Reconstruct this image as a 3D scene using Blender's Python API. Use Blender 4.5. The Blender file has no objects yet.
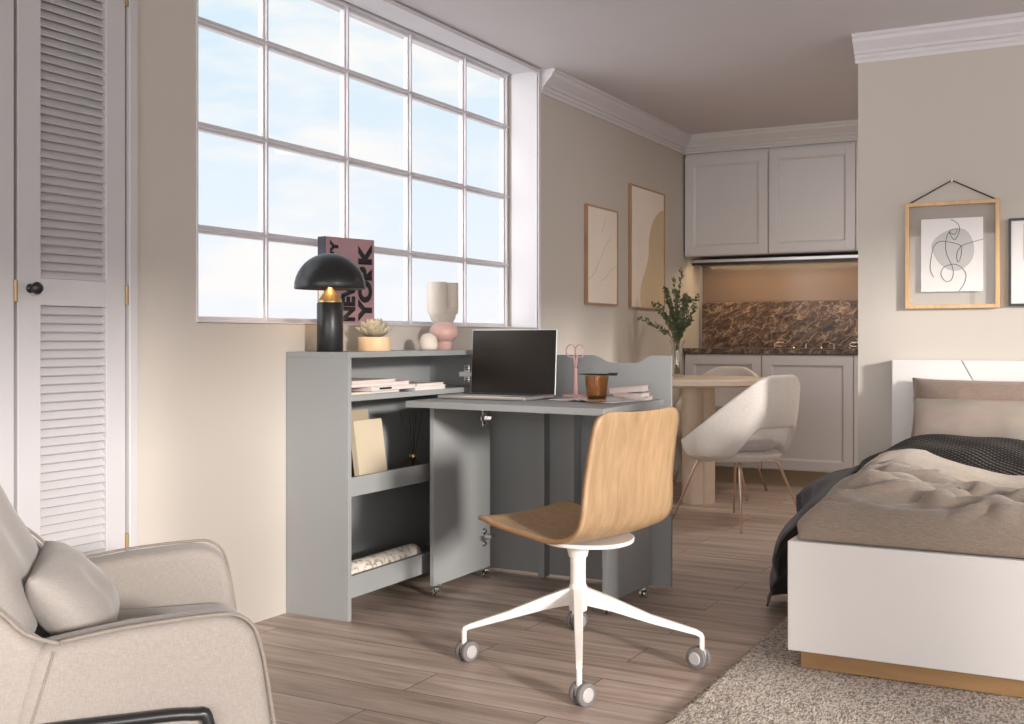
import bpy, bmesh, math, random
from mathutils import Vector, Matrix, noise
R = math.radians
PI = math.pi
scene = bpy.context.scene
C = scene.collection
random.seed(7)

# ------------------------------------------------------------------ camera
cam_d = bpy.data.cameras.new('camera')
cam = bpy.data.objects.new('camera', cam_d); C.objects.link(cam)
cam_d.sensor_width = 36.0
cam_d.lens = 1115 * 36 / 1024
cam_d.shift_y = -24 / 1024
cam_d.clip_start = 0.05; cam_d.clip_end = 900
cam.location = (2.648, 0, 1.0)
cam.rotation_euler = (PI / 2, 0, math.atan(600 / 1115))
scene.camera = cam

# ------------------------------------------------------------------ colour management
scene.view_settings.view_transform = 'Standard'
scene.view_settings.look = 'None'
scene.view_settings.gamma = 1.0
scene.view_settings.exposure = 0.32
scene.view_settings.use_curve_mapping = False
scene.cycles.use_denoising = True
scene.cycles.max_bounces = 10
scene.cycles.diffuse_bounces = 6
scene.cycles.sample_clamp_indirect = 6.0
scene.cycles.caustics_reflective = False
scene.cycles.caustics_refractive = False

# ------------------------------------------------------------------ light settings
SUN_DIR = Vector((-0.86, 0.47, -0.185))      # direction the sunlight travels
SUN_STRENGTH = 4.4
SKY_STRENGTH = 1.0
GLOW = 5.3                                  # brightness of the sky glow added behind the camera

# sky: pale blue with thin cream clouds, plus an added bright patch behind the camera, off the sun
world = bpy.data.worlds.new('sky'); scene.world = world
world.use_nodes = True
nt = world.node_tree; nt.nodes.clear()
def wn(t, **k):
    n = nt.nodes.new(t)
    for a, b in k.items(): setattr(n, a, b)
    return n
tc = wn('ShaderNodeTexCoord')
sep = wn('ShaderNodeSeparateXYZ'); nt.links.new(tc.outputs['Generated'], sep.inputs[0])
grad = wn('ShaderNodeValToRGB')
nt.links.new(sep.outputs['Z'], grad.inputs[0])
e = grad.color_ramp.elements
e[0].position = 0.0; e[0].color = (0.80, 0.79, 0.82, 1)
e[1].position = 0.5; e[1].color = (0.52, 0.68, 0.80, 1)
m_ = grad.color_ramp.elements.new(0.10); m_.color = (0.70, 0.76, 0.83, 1)
m_ = grad.color_ramp.elements.new(0.25); m_.color = (0.60, 0.72, 0.81, 1)
mp = wn('ShaderNodeMapping'); mp.inputs['Scale'].default_value = (2.2, 2.2, 9.0)
nt.links.new(tc.outputs['Generated'], mp.inputs[0])
ns = wn('ShaderNodeTexNoise'); ns.inputs['Scale'].default_value = 1.6; ns.inputs['Detail'].default_value = 7
ns.inputs['Roughness'].default_value = 0.55; ns.inputs['Distortion'].default_value = 0.4
nt.links.new(mp.outputs[0], ns.inputs['Vector'])
cr = wn('ShaderNodeValToRGB'); cr.color_ramp.elements[0].position = 0.47; cr.color_ramp.elements[1].position = 0.64
nt.links.new(ns.outputs['Fac'], cr.inputs[0])
mix = wn('ShaderNodeMixRGB'); nt.links.new(cr.outputs[0], mix.inputs[0])
nt.links.new(grad.outputs[0], mix.inputs[1]); mix.inputs[2].default_value = (0.86, 0.82, 0.79, 1)
# added glow behind the camera, aimed to brighten room and kitchen
vm = wn('ShaderNodeVectorMath', operation='DOT_PRODUCT'); nt.links.new(tc.outputs['Generated'], vm.inputs[0])
sd = Vector((0.22, -0.96, 0.16)).normalized(); vm.inputs[1].default_value = (sd.x, sd.y, sd.z)
mr = wn('ShaderNodeMapRange'); mr.inputs['From Min'].default_value = -0.25; mr.inputs['From Max'].default_value = 1.0
mr.inputs['To Min'].default_value = 0.0; mr.inputs['To Max'].default_value = 1.0
nt.links.new(vm.outputs['Value'], mr.inputs['Value'])
pw = wn('ShaderNodeMath', operation='POWER'); pw.inputs[1].default_value = 1.8
nt.links.new(mr.outputs[0], pw.inputs[0])
gl = wn('ShaderNodeMixRGB', blend_type='MIX'); nt.links.new(pw.outputs[0], gl.inputs[0])
nt.links.new(mix.outputs[0], gl.inputs[1]); gl.inputs[2].default_value = (1.0 * GLOW, 0.97 * GLOW, 0.95 * GLOW, 1)
bg = wn('ShaderNodeBackground'); bg.inputs['Strength'].default_value = SKY_STRENGTH
nt.links.new(gl.outputs[0], bg.inputs[0])
wo = wn('ShaderNodeOutputWorld'); nt.links.new(bg.outputs[0], wo.inputs[0])

sun_d = bpy.data.lights.new('sun', 'SUN'); sun = bpy.data.objects.new('sun', sun_d); C.objects.link(sun)
sun_d.energy = SUN_STRENGTH; sun_d.color = (1.0, 0.94, 0.88); sun_d.angle = R(6)
sun.rotation_euler = SUN_DIR.to_track_quat('-Z', 'Y').to_euler(); sun.location = (9, -3, 5)

def portal(name, loc, rot, sx, sy):
    d = bpy.data.lights.new(name, 'AREA'); d.shape = 'RECTANGLE'; d.size = sx; d.size_y = sy
    d.cycles.is_portal = True
    o = bpy.data.objects.new(name, d); C.objects.link(o); o.location = loc; o.rotation_euler = rot
portal('window_portal', (-0.36, 3.97, 1.73), (0, R(-90), 0), 1.36, 2.47)
portal('side_window_portal', (5.42, 1.1, 1.1), (0, R(90), 0), 1.8, 8.0)
portal('rear_window_portal', (2.6, -4.22, 1.25), (R(90), 0, 0), 5.0, 2.3)

# ------------------------------------------------------------------ materials
def principled(name):
    m = bpy.data.materials.new(name); m.use_nodes = True
    return m, m.node_tree, m.node_tree.nodes['Principled BSDF']
def add_coord(t, kind='Object', scale=(1, 1, 1), rot=(0, 0, 0)):
    a = t.nodes.new('ShaderNodeTexCoord'); b = t.nodes.new('ShaderNodeMapping')
    b.inputs['Scale'].default_value = scale; b.inputs['Rotation'].default_value = rot
    t.links.new(a.outputs[kind], b.inputs[0]); return b.outputs[0]
def col4(c): return (c[0], c[1], c[2], 1)
def srgb(r, g, b):
    f = lambda v: (v / 255 / 12.92) if v / 255 <= 0.04045 else ((v / 255 + 0.055) / 1.055) ** 2.4
    return (f(r), f(g), f(b))
def plain(name, c, rough=0.5, metal=0.0, var=0.06, vs=4.0, bump=0.0, bs=60.0, coat=0.0, spec=0.5, sheen=0.0):
    m, t, p = principled(name)
    co = add_coord(t)
    n = t.nodes.new('ShaderNodeTexNoise'); n.inputs['Scale'].default_value = vs; n.inputs['Detail'].default_value = 4
    t.links.new(co, n.inputs['Vector'])
    r = t.nodes.new('ShaderNodeValToRGB')
    r.color_ramp.elements[0].position = 0.3; r.color_ramp.elements[1].position = 0.7
    r.color_ramp.elements[0].color = col4([x * (1 - var) for x in c]); r.color_ramp.elements[1].color = col4([min(1, x * (1 + var)) for x in c])
    t.links.new(n.outputs['Fac'], r.inputs[0]); t.links.new(r.outputs[0], p.inputs['Base Color'])
    p.inputs['Roughness'].default_value = rough; p.inputs['Metallic'].default_value = metal
    p.inputs['Coat Weight'].default_value = coat; p.inputs['Specular IOR Level'].default_value = spec
    p.inputs['Sheen Weight'].default_value = sheen
    if bump > 0:
        n2 = t.nodes.new('ShaderNodeTexNoise'); n2.inputs['Scale'].default_value = bs; n2.inputs['Detail'].default_value = 5
        t.links.new(co, n2.inputs['Vector'])
        b = t.nodes.new('ShaderNodeBump'); b.inputs['Strength'].default_value = bump; b.inputs['Distance'].default_value = 0.004
        t.links.new(n2.outputs['Fac'], b.inputs['Height']); t.links.new(b.outputs[0], p.inputs['Normal'])
    return m
def woven(name, c, c2, scale=350.0, rough=0.9, bump=0.4, sheen=0.2, big=3.0):
    """cloth: crossed threads plus soft slubs"""
    m, t, p = principled(name)
    co = add_coord(t)
    w1 = t.nodes.new('ShaderNodeTexNoise'); w2 = t.nodes.new('ShaderNodeTexNoise')
    a = t.nodes.new('ShaderNodeMapping'); a.inputs['Scale'].default_value = (1, 1, 9); t.links.new(co, a.inputs[0])
    b = t.nodes.new('ShaderNodeMapping'); b.inputs['Scale'].default_value = (9, 9, 1); t.links.new(co, b.inputs[0])
    w1.inputs['Scale'].default_value = scale / 9; w2.inputs['Scale'].default_value = scale / 9
    t.links.new(a.outputs[0], w1.inputs['Vector']); t.links.new(b.outputs[0], w2.inputs['Vector'])
    ad = t.nodes.new('ShaderNodeMath'); ad.operation = 'ADD'
    t.links.new(w1.outputs['Fac'], ad.inputs[0]); t.links.new(w2.outputs['Fac'], ad.inputs[1])
    hf = t.nodes.new('ShaderNodeMath'); hf.operation = 'MULTIPLY'; hf.inputs[1].default_value = 0.5
    t.links.new(ad.outputs[0], hf.inputs[0])
    r = t.nodes.new('ShaderNodeValToRGB'); r.color_ramp.elements[0].position = 0.38; r.color_ramp.elements[1].position = 0.62
    r.color_ramp.elements[0].color = col4(c); r.color_ramp.elements[1].color = col4(c2)
    t.links.new(hf.outputs[0], r.inputs[0]); t.links.new(r.outputs[0], p.inputs['Base Color'])
    bp = t.nodes.new('ShaderNodeBump'); bp.inputs['Strength'].default_value = bump; bp.inputs['Distance'].default_value = 0.002
    t.links.new(hf.outputs[0], bp.inputs['Height']); t.links.new(bp.outputs[0], p.inputs['Normal'])
    p.inputs['Roughness'].default_value = rough; p.inputs['Sheen Weight'].default_value = sheen
    return m
def wood(name, c, c2, axis='z', scale=14.0, stretch=14.0, rough=0.5, contrast=0.25, coat=0.0):
    m, t, p = principled(name)
    s = {'x': (1, stretch, stretch), 'y': (stretch, 1, stretch), 'z': (stretch, stretch, 1)}[axis]
    co = add_coord(t, scale=s)
    n = t.nodes.new('ShaderNodeTexNoise'); n.inputs['Scale'].default_value = scale / stretch * 2; n.inputs['Detail'].default_value = 8
    n.inputs['Roughness'].default_value = 0.6; n.inputs['Distortion'].default_value = 0.6
    t.links.new(co, n.inputs['Vector'])
    r = t.nodes.new('ShaderNodeValToRGB'); r.color_ramp.elements[0].position = 0.5 - contrast; r.color_ramp.elements[1].position = 0.5 + contrast
    r.color_ramp.elements[0].color = col4(c); r.color_ramp.elements[1].color = col4(c2)
    t.links.new(n.outputs['Fac'], r.inputs[0]); t.links.new(r.outputs[0], p.inputs['Base Color'])
    b = t.nodes.new('ShaderNodeBump'); b.inputs['Strength'].default_value = 0.12; b.inputs['Distance'].default_value = 0.002
    t.links.new(n.outputs['Fac'], b.inputs['Height']); t.links.new(b.outputs[0], p.inputs['Normal'])
    p.inputs['Roughness'].default_value = rough; p.inputs['Coat Weight'].default_value = coat
    return m
def floor_mat():
    m, t, p = principled('taupe_plank_floor')
    co = add_coord(t)
    br = t.nodes.new('ShaderNodeTexBrick')
    br.offset = 0.37; br.offset_frequency = 2; br.squash = 1.0
    br.inputs['Color1'].default_value = (0.0, 0.0, 0.0, 1); br.inputs['Color2'].default_value = (1, 1, 1, 1)
    br.inputs['Mortar'].default_value = (0.5, 0.5, 0.5, 1)
    br.inputs['Scale'].default_value = 1.0; br.inputs['Mortar Size'].default_value = 0.0016; br.inputs['Mortar Smooth'].default_value = 0.2
    br.inputs['Brick Width'].default_value = 1.22; br.inputs['Row Height'].default_value = 0.185
    t.links.new(co, br.inputs['Vector'])
    a = t.nodes.new('ShaderNodeMapping'); a.inputs['Scale'].default_value = (0.9, 13, 1); t.links.new(co, a.inputs[0])
    va = t.nodes.new('ShaderNodeVectorMath'); va.operation = 'MULTIPLY_ADD'
    va.inputs[1].default_value = (9.0, 3.0, 5.0)
    t.links.new(br.outputs['Color'], va.inputs[0]); t.links.new(a.outputs[0], va.inputs[2])
    n = t.nodes.new('ShaderNodeTexNoise'); n.inputs['Scale'].default_value = 1.6; n.inputs['Detail'].default_value = 9
    n.inputs['Roughness'].default_value = 0.62; n.inputs['Distortion'].default_value = 0.5
    t.links.new(va.outputs[0], n.inputs['Vector'])
    r = t.nodes.new('ShaderNodeValToRGB')
    r.color_ramp.elements[0].position = 0.30; r.color_ramp.elements[1].position = 0.72
    r.color_ramp.elements[0].color = col4(srgb(150, 131, 119)); r.color_ramp.elements[1].color = col4(srgb(218, 201, 188))
    k = r.color_ramp.elements.new(0.5); k.color = col4(srgb(188, 169, 156))
    t.links.new(n.outputs['Fac'], r.inputs[0])
    mx = t.nodes.new('ShaderNodeMixRGB'); mx.blend_type = 'MULTIPLY'; mx.inputs[0].default_value = 1.0
    r2 = t.nodes.new('ShaderNodeValToRGB'); r2.color_ramp.elements[0].color = (0.84, 0.82, 0.80, 1); r2.color_ramp.elements[1].color = (1, 1, 1, 1)
    t.links.new(br.outputs['Color'], r2.inputs[0])
    t.links.new(r.outputs[0], mx.inputs[1]); t.links.new(r2.outputs[0], mx.inputs[2])
    mo = t.nodes.new('ShaderNodeMixRGB'); t.links.new(br.outputs['Fac'], mo.inputs[0])
    t.links.new(mx.outputs[0], mo.inputs[1]); mo.inputs[2].default_value = col4(srgb(80, 64, 54))
    t.links.new(mo.outputs[0], p.inputs['Base Color'])
    p.inputs['Roughness'].default_value = 0.42
    b = t.nodes.new('ShaderNodeBump'); b.inputs['Strength'].default_value = 0.15; b.inputs['Distance'].default_value = 0.002
    t.links.new(n.outputs['Fac'], b.inputs['Height']); t.links.new(b.outputs[0], p.inputs['Normal'])
    return m
def marble_mat():
    m, t, p = principled('brown_marble')
    co = add_coord(t, scale=(1, 1, 1.3), rot=(0, R(40), 0))
    a = t.nodes.new('ShaderNodeMapping'); a.inputs['Scale'].default_value = (1.5, 3, 2.8); t.links.new(co, a.inputs[0])
    n = t.nodes.new('ShaderNodeTexNoise'); n.inputs['Scale'].default_value = 7.5; n.inputs['Detail'].default_value = 12; n.inputs['Roughness'].default_value = 0.72; n.inputs['Distortion'].default_value = 1.2
    t.links.new(a.outputs[0], n.inputs['Vector'])
    r = t.nodes.new('ShaderNodeValToRGB'); r.color_ramp.elements[0].position = 0.36; r.color_ramp.elements[1].position = 0.68
    r.color_ramp.elements[0].color = col4(srgb(38, 31, 29)); r.color_ramp.elements[1].color = col4(srgb(178, 150, 128))
    k = r.color_ramp.elements.new(0.52); k.color = col4(srgb(96, 78, 68))
    t.links.new(n.outputs['Fac'], r.inputs[0])
    w = t.nodes.new('ShaderNodeTexWave'); w.inputs['Scale'].default_value = 2.6; w.inputs['Distortion'].default_value = 16; w.inputs['Detail'].default_value = 6; w.inputs['Detail Scale'].default_value = 2.0
    w.bands_direction = 'Z'
    t.links.new(co, w.inputs['Vector'])
    r2 = t.nodes.new('ShaderNodeValToRGB'); r2.color_ramp.elements[0].position = 0.97; r2.color_ramp.elements[1].position = 1.05
    t.links.new(w.outputs['Fac'], r2.inputs[0])
    mx = t.nodes.new('ShaderNodeMixRGB'); hv = t.nodes.new('ShaderNodeMath'); hv.operation = 'MULTIPLY'; hv.inputs[1].default_value = 0.45; t.links.new(r2.outputs[0], hv.inputs[0]); t.links.new(hv.outputs[0], mx.inputs[0]); t.links.new(r.outputs[0], mx.inputs[1]); mx.inputs[2].default_value = col4(srgb(205, 180, 155))
    t.links.new(mx.outputs[0], p.inputs['Base Color']); p.inputs['Roughness'].default_value = 0.25
    return m
def glass_mat(name, tint=(1, 1, 1), gloss=1.0, ior=1.45):
    m = bpy.data.materials.new(name); m.use_nodes = True; t = m.node_tree; t.nodes.clear()
    tr = t.nodes.new('ShaderNodeBsdfTransparent'); tr.inputs[0].default_value = col4(tint)
    g = t.nodes.new('ShaderNodeBsdfGlossy'); g.inputs['Roughness'].default_value = 0.02
    f = t.nodes.new('ShaderNodeLayerWeight'); f.inputs[0].default_value = 0.5
    pf = t.nodes.new('ShaderNodeMath'); pf.operation = 'POWER'; pf.inputs[1].default_value = 4.0; t.links.new(f.outputs['Facing'], pf.inputs[0])
    ma = t.nodes.new('ShaderNodeMath'); ma.operation = 'MULTIPLY_ADD'; ma.inputs[1].default_value = 0.6; ma.inputs[2].default_value = 0.05; t.links.new(pf.outputs[0], ma.inputs[0])
    mu = t.nodes.new('ShaderNodeMath'); mu.operation = 'MULTIPLY'; mu.inputs[1].default_value = gloss; t.links.new(ma.outputs[0], mu.inputs[0])
    mx = t.nodes.new('ShaderNodeMixShader'); t.links.new(mu.outputs[0], mx.inputs[0]); t.links.new(tr.outputs[0], mx.inputs[1]); t.links.new(g.outputs[0], mx.inputs[2])
    o = t.nodes.new('ShaderNodeOutputMaterial'); t.links.new(mx.outputs[0], o.inputs[0])
    return m
def emit_mat(name, c, s):
    m, t, p = principled(name); p.inputs['Base Color'].default_value = col4(c)
    p.inputs['Emission Color'].default_value = col4(c); p.inputs['Emission Strength'].default_value = s
    return m

M = {}
M['wall'] = plain('warm_plaster', srgb(190, 183, 175), 0.85, var=0.02, vs=1.5, bump=0.05, bs=8)
M['ceiling'] = plain('ceiling_paint', srgb(204, 200, 203), 0.85, var=0.01, bump=0.02, bs=6)
M['trim'] = plain('white_trim_paint', srgb(208, 205, 209), 0.45, var=0.01)
M['door'] = plain('white_door_paint', srgb(190, 188, 190), 0.45, var=0.01)
M['floor'] = floor_mat()
M['kitchen'] = plain('greige_lacquer', srgb(208, 205, 206), 0.4, var=0.01)
M['gap'] = plain('closet_shade', (0.02, 0.018, 0.016), 0.9)
M['marble'] = marble_mat()
M['glass_brown'] = plain('brown_back_painted_glass', srgb(122, 104, 92), 0.18, var=0.05, vs=2)
M['black'] = plain('black_metal', (0.012, 0.012, 0.014), 0.35, var=0.05)
M['grey'] = plain('grey_laminate', srgb(146, 148, 148), 0.5, var=0.01, bump=0.02, bs=200)
M['chrome'] = plain('chrome', (0.75, 0.74, 0.73), 0.15, metal=1.0, var=0.02)
M['brass'] = plain('brushed_brass', (0.62, 0.43, 0.22), 0.35, metal=1.0, var=0.04)
M['hingebrass'] = plain('aged_brass', (0.36, 0.25, 0.13), 0.5, metal=0.6)
M['rose'] = plain('rose_gold', (0.78, 0.60, 0.50), 0.3, metal=1.0, var=0.03)
M['alu'] = plain('silver_aluminium', (0.70, 0.69, 0.68), 0.35, metal=0.9, var=0.01)
M['screen'] = plain('laptop_screen_glass', (0.014, 0.011, 0.009), 0.30, var=0.02)
M['keys'] = plain('laptop_keys', (0.03, 0.03, 0.03), 0.6)
M['white'] = plain('white_powder_coat', srgb(238, 234, 228), 0.4, var=0.01)
M['bedwhite'] = plain('white_lacquer', srgb(216, 213, 211), 0.35, var=0.01)
M['oak_v'] = wood('oak_veneer', srgb(150, 121, 88), srgb(176, 146, 112), 'z', 26, 16, 0.45, 0.2)
M['oak_edge'] = wood('oak_ply_edge', srgb(140, 104, 68), srgb(170, 134, 96), 'x', 12, 4, 0.5)
M['oak_frame'] = wood('oak_frame', srgb(190, 150, 105), srgb(222, 188, 145), 'z', 20, 8, 0.5)
M['walnut_frame'] = wood('light_walnut_frame', srgb(150, 116, 86), srgb(180, 146, 114), 'z', 20, 8, 0.5)
M['plinth'] = wood('honey_oak_plinth', srgb(128, 94, 56), srgb(162, 126, 84), 'x', 12, 10, 0.5)
M['rubber'] = plain('grey_rubber', srgb(112, 108, 108), 0.6)
M['castergrey'] = plain('caster_grey', srgb(176, 172, 170), 0.45)
M['linen'] = woven('sand_linen', srgb(138, 130, 124), srgb(153, 145, 138), 900, bump=0.2)
M['linen_light'] = woven('sand_linen_cushion', srgb(146, 139, 134), srgb(158, 151, 146), 900, bump=0.15)
M['linen_dark'] = woven('taupe_piping', srgb(126, 116, 107), srgb(140, 130, 120), 600)
M['velvet'] = woven('pale_velvet', srgb(206, 198, 192), srgb(226, 219, 213), 600, bump=0.15, sheen=0.5)
M['velvet_in'] = woven('grey_velvet_seat', srgb(178, 173, 172), srgb(196, 191, 189), 600, bump=0.15, sheen=0.4)
M['duvet'] = woven('taupe_duvet', srgb(128, 114, 102), srgb(148, 134, 120), 420, bump=0.3, sheen=0.25)
M['duvet_light'] = woven('beige_sheet', srgb(188, 172, 154), srgb(206, 190, 172), 420, bump=0.25)
M['charcoal'] = woven('charcoal_cloth', srgb(66, 64, 66), srgb(84, 82, 84), 420, bump=0.3, sheen=0.1)
M['pillow_brown'] = woven('brown_pillowcase', srgb(128, 110, 98), srgb(144, 126, 113), 420, bump=0.2)
M['table'] = plain('travertine', srgb(222, 206, 188), 0.45, var=0.05, vs=12)
M['pink'] = plain('blush_pink', srgb(222, 178, 172), 0.55)
M['pink_ball'] = plain('rose_ceramic', srgb(208, 168, 160), 0.35, var=0.02)
M['cream'] = plain('cream_ceramic', srgb(212, 202, 190), 0.55, var=0.03)
M['paper'] = plain('white_paper', srgb(204, 199, 196), 0.8, var=0.02)
M['paperpages'] = plain('book_pages', srgb(214, 204, 190), 0.9, var=0.08, vs=80)
M['beigebook'] = plain('beige_book_cloth', srgb(196, 182, 158), 0.8, bump=0.1, bs=300)
M['tanbook'] = plain('tan_book_cloth', srgb(164, 148, 126), 0.8, bump=0.1, bs=300)
M['mauve'] = plain('mauve_book_cover', srgb(168, 132, 136), 0.5, var=0.02)
M['navy'] = plain('dark_book_spine', srgb(40, 38, 52), 0.5)
M['blackink'] = plain('black_ink', (0.01, 0.009, 0.012), 0.6)
M['potwood'] = wood('birch_pot', srgb(222, 188, 146), srgb(238, 208, 170), 'z', 16, 6, 0.5)
M['succulent'] = plain('succulent_leaf', srgb(182, 172, 148), 0.5, var=0.12, vs=30)
M['soil'] = plain('soil', srgb(60, 44, 34), 0.95, bump=0.4)
M['amber'] = glass_mat('amber_glass', (0.88, 0.70, 0.52), 0.8)
M['clear'] = glass_mat('vase_glass', (0.975, 0.985, 0.975), 1.4)
M['pane'] = glass_mat('window_glass', (0.985, 0.99, 0.99), 0.10)
M['frameglass'] = glass_mat('picture_glass', (0.93, 0.925, 0.92), 0.35)
M['leaf'] = plain('olive_leaf', srgb(104, 112, 82), 0.6, var=0.3, vs=25)
M['stem'] = plain('plant_stem', srgb(110, 104, 70), 0.7)
M['reed'] = plain('dark_reed', srgb(58, 44, 40), 0.8)
M['candle'] = plain('dark_wax', (0.03, 0.02, 0.015), 0.5)
M['cord'] = plain('dark_leather_cord', srgb(62, 52, 48), 0.8)
M['printpaper'] = plain('print_paper', srgb(222, 218, 216), 0.85, var=0.01)
M['artcream'] = plain('cream_art_paper', srgb(230, 218, 206), 0.85, var=0.03, vs=3)
M['artbeige'] = plain('beige_art_paint', srgb(204, 184, 152), 0.85, var=0.06, vs=3)
M['artline'] = plain('sepia_art_line', srgb(176, 158, 142), 0.85)
M['artgrey'] = plain('grey_print_shape', srgb(186, 184, 182), 0.85, var=0.02)
M['glow'] = emit_mat('lamp_bulb', (1.0, 0.66, 0.34), 70.0)
M['diffuser'] = emit_mat('fill_light_diffuser', (1.0, 0.88, 0.76), 6.0)  # glow of the added kitchen fill fixture
M['led'] = emit_mat('led_strip', (1.0, 0.72, 0.42), 9.0)
M['hardware'] = plain('polished_copper_fitting', (0.86, 0.66, 0.55), 0.2, metal=1.0)
M['tower'] = plain('hazed_facade', srgb(224, 224, 230), 0.9, var=0.02)  # pale tone stands in for distance haze
# marble-look gift wrap
def wrap_mat():
    m, t, p = principled('veined_paper')
    co = add_coord(t)
    n = t.nodes.new('ShaderNodeTexNoise'); n.inputs['Scale'].default_value = 26; n.inputs['Detail'].default_value = 6; n.inputs['Distortion'].default_value = 1.5
    t.links.new(co, n.inputs['Vector'])
    r = t.nodes.new('ShaderNodeValToRGB'); r.color_ramp.elements[0].position = 0.35; r.color_ramp.elements[1].position = 0.5
    r.color_ramp.elements[0].color = col4(srgb(150, 138, 124)); r.color_ramp.elements[1].color = col4(srgb(228, 220, 208))
    t.links.new(n.outputs['Fac'], r.inputs[0]); t.links.new(r.outputs[0], p.inputs['Base Color']); p.inputs['Roughness'].default_value = 0.7
    return m
M['wrap'] = wrap_mat()
def knit_mat():
    m, t, p = principled('black_houndstooth_knit')
    co = add_coord(t, kind='UV')
    no = t.nodes.new('ShaderNodeTexNoise'); no.inputs['Scale'].default_value = 6
    t.links.new(co, no.inputs['Vector'])
    ad = t.nodes.new('ShaderNodeVectorMath'); ad.operation = 'MULTIPLY_ADD'; ad.inputs[1].default_value = (0.02, 0.02, 0)
    t.links.new(no.outputs['Color'], ad.inputs[0]); t.links.new(co, ad.inputs[2])
    ch = t.nodes.new('ShaderNodeTexChecker'); ch.inputs['Scale'].default_value = 40
    t.links.new(ad.outputs[0], ch.inputs['Vector'])
    w = t.nodes.new('ShaderNodeTexWave'); w.bands_direction = 'DIAGONAL'; w.inputs['Scale'].default_value = 14; w.inputs['Distortion'].default_value = 1
    t.links.new(co, w.inputs['Vector'])
    gt = t.nodes.new('ShaderNodeMath'); gt.operation = 'MULTIPLY'
    t.links.new(ch.outputs['Fac'], gt.inputs[0]); t.links.new(w.outputs['Fac'], gt.inputs[1])
    r = t.nodes.new('ShaderNodeValToRGB'); r.color_ramp.elements[0].position = 0.3; r.color_ramp.elements[1].position = 0.6
    r.color_ramp.elements[0].color = col4(srgb(16, 15, 16)); r.color_ramp.elements[1].color = col4(srgb(100, 92, 86))
    t.links.new(gt.outputs[0], r.inputs[0]); t.links.new(r.outputs[0], p.inputs['Base Color'])
    b = t.nodes.new('ShaderNodeBump'); b.inputs['Strength'].default_value = 0.6; b.inputs['Distance'].default_value = 0.006
    t.links.new(gt.outputs[0], b.inputs['Height']); t.links.new(b.outputs[0], p.inputs['Normal'])
    p.inputs['Roughness'].default_value = 0.95
    return m
M['knit'] = knit_mat()
def watercolour_mat():
    m, t, p = principled('beige_watercolour_pillowcase')
    co = add_coord(t, kind='Generated')
    n = t.nodes.new('ShaderNodeTexNoise'); n.inputs['Scale'].default_value = 2.4; n.inputs['Detail'].default_value = 2; n.inputs['Distortion'].default_value = 0.6
    t.links.new(co, n.inputs['Vector'])
    r = t.nodes.new('ShaderNodeValToRGB'); r.color_ramp.elements[0].position = 0.25; r.color_ramp.elements[1].position = 0.75
    r.color_ramp.elements[0].color = col4(srgb(160, 150, 150)); r.color_ramp.elements[1].color = col4(srgb(186, 174, 156))
    k = r.color_ramp.elements.new(0.42); k.color = col4(srgb(172, 162, 146))
    k = r.color_ramp.elements.new(0.55); k.color = col4(srgb(182, 164, 156))
    t.links.new(n.outputs['Fac'], r.inputs[0]); t.links.new(r.outputs[0], p.inputs['Base Color'])
    p.inputs['Roughness'].default_value = 0.9
    return m
M['watercolour'] = watercolour_mat()
def rug_mat():
    m, t, p = principled('flecked_wool_rug')
    co = add_coord(t)
    a = t.nodes.new('ShaderNodeMapping'); a.inputs['Scale'].default_value = (1.0, 0.45, 1); t.links.new(co, a.inputs[0])
    v = t.nodes.new('ShaderNodeTexVoronoi'); v.inputs['Scale'].default_value = 200
    t.links.new(a.outputs[0], v.inputs['Vector'])
    n = t.nodes.new('ShaderNodeTexNoise'); n.inputs['Scale'].default_value = 150; n.inputs['Detail'].default_value = 3
    t.links.new(a.outputs[0], n.inputs['Vector'])
    r = t.nodes.new('ShaderNodeValToRGB'); r.color_ramp.elements[0].position = 0.36; r.color_ramp.elements[1].position = 0.60
    r.color_ramp.elements[0].color = col4(srgb(140, 127, 116)); r.color_ramp.elements[1].color = col4(srgb(224, 215, 204))
    t.links.new(n.outputs['Fac'], r.inputs[0]); t.links.new(r.outputs[0], p.inputs['Base Color'])
    b = t.nodes.new('ShaderNodeBump'); b.inputs['Strength'].default_value = 0.8; b.inputs['Distance'].default_value = 0.008; b.invert = True
    t.links.new(v.outputs['Distance'], b.inputs['Height']); t.links.new(b.outputs[0], p.inputs['Normal'])
    p.inputs['Roughness'].default_value = 0.95
    return m
M['rug'] = rug_mat()

# ------------------------------------------------------------------ mesh helpers
def box(bm, x0, x1, y0, y1, z0, z1, mat=None):
    vs = [bm.verts.new((x, y, z)) for x in (x0, x1) for y in (y0, y1) for z in (z0, z1)]
    for f in ((0, 1, 3, 2), (4, 6, 7, 5), (0, 4, 5, 1), (2, 3, 7, 6), (0, 2, 6, 4), (1, 5, 7, 3)):
        bm.faces.new([vs[i] for i in f])
    if mat is not None:
        for v in vs: v.co = mat @ v.co
    return vs
def prism(bm, pts, axis, a, b, mat=None):
    """extrude a closed 2D outline along an axis between a and b"""
    def mk(p, h):
        if axis == 'x': return (h, p[0], p[1])
        if axis == 'y': return (p[0], h, p[1])
        return (p[0], p[1], h)
    A = [bm.verts.new(mk(p, a)) for p in pts]; B = [bm.verts.new(mk(p, b)) for p in pts]
    n = len(pts)
    bm.faces.new(A); bm.faces.new(list(reversed(B)))
    for i in range(n):
        bm.faces.new((A[i], B[i], B[(i + 1) % n], A[(i + 1) % n]))
    if mat is not None:
        for v in A + B: v.co = mat @ v.co
    return A + B
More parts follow.
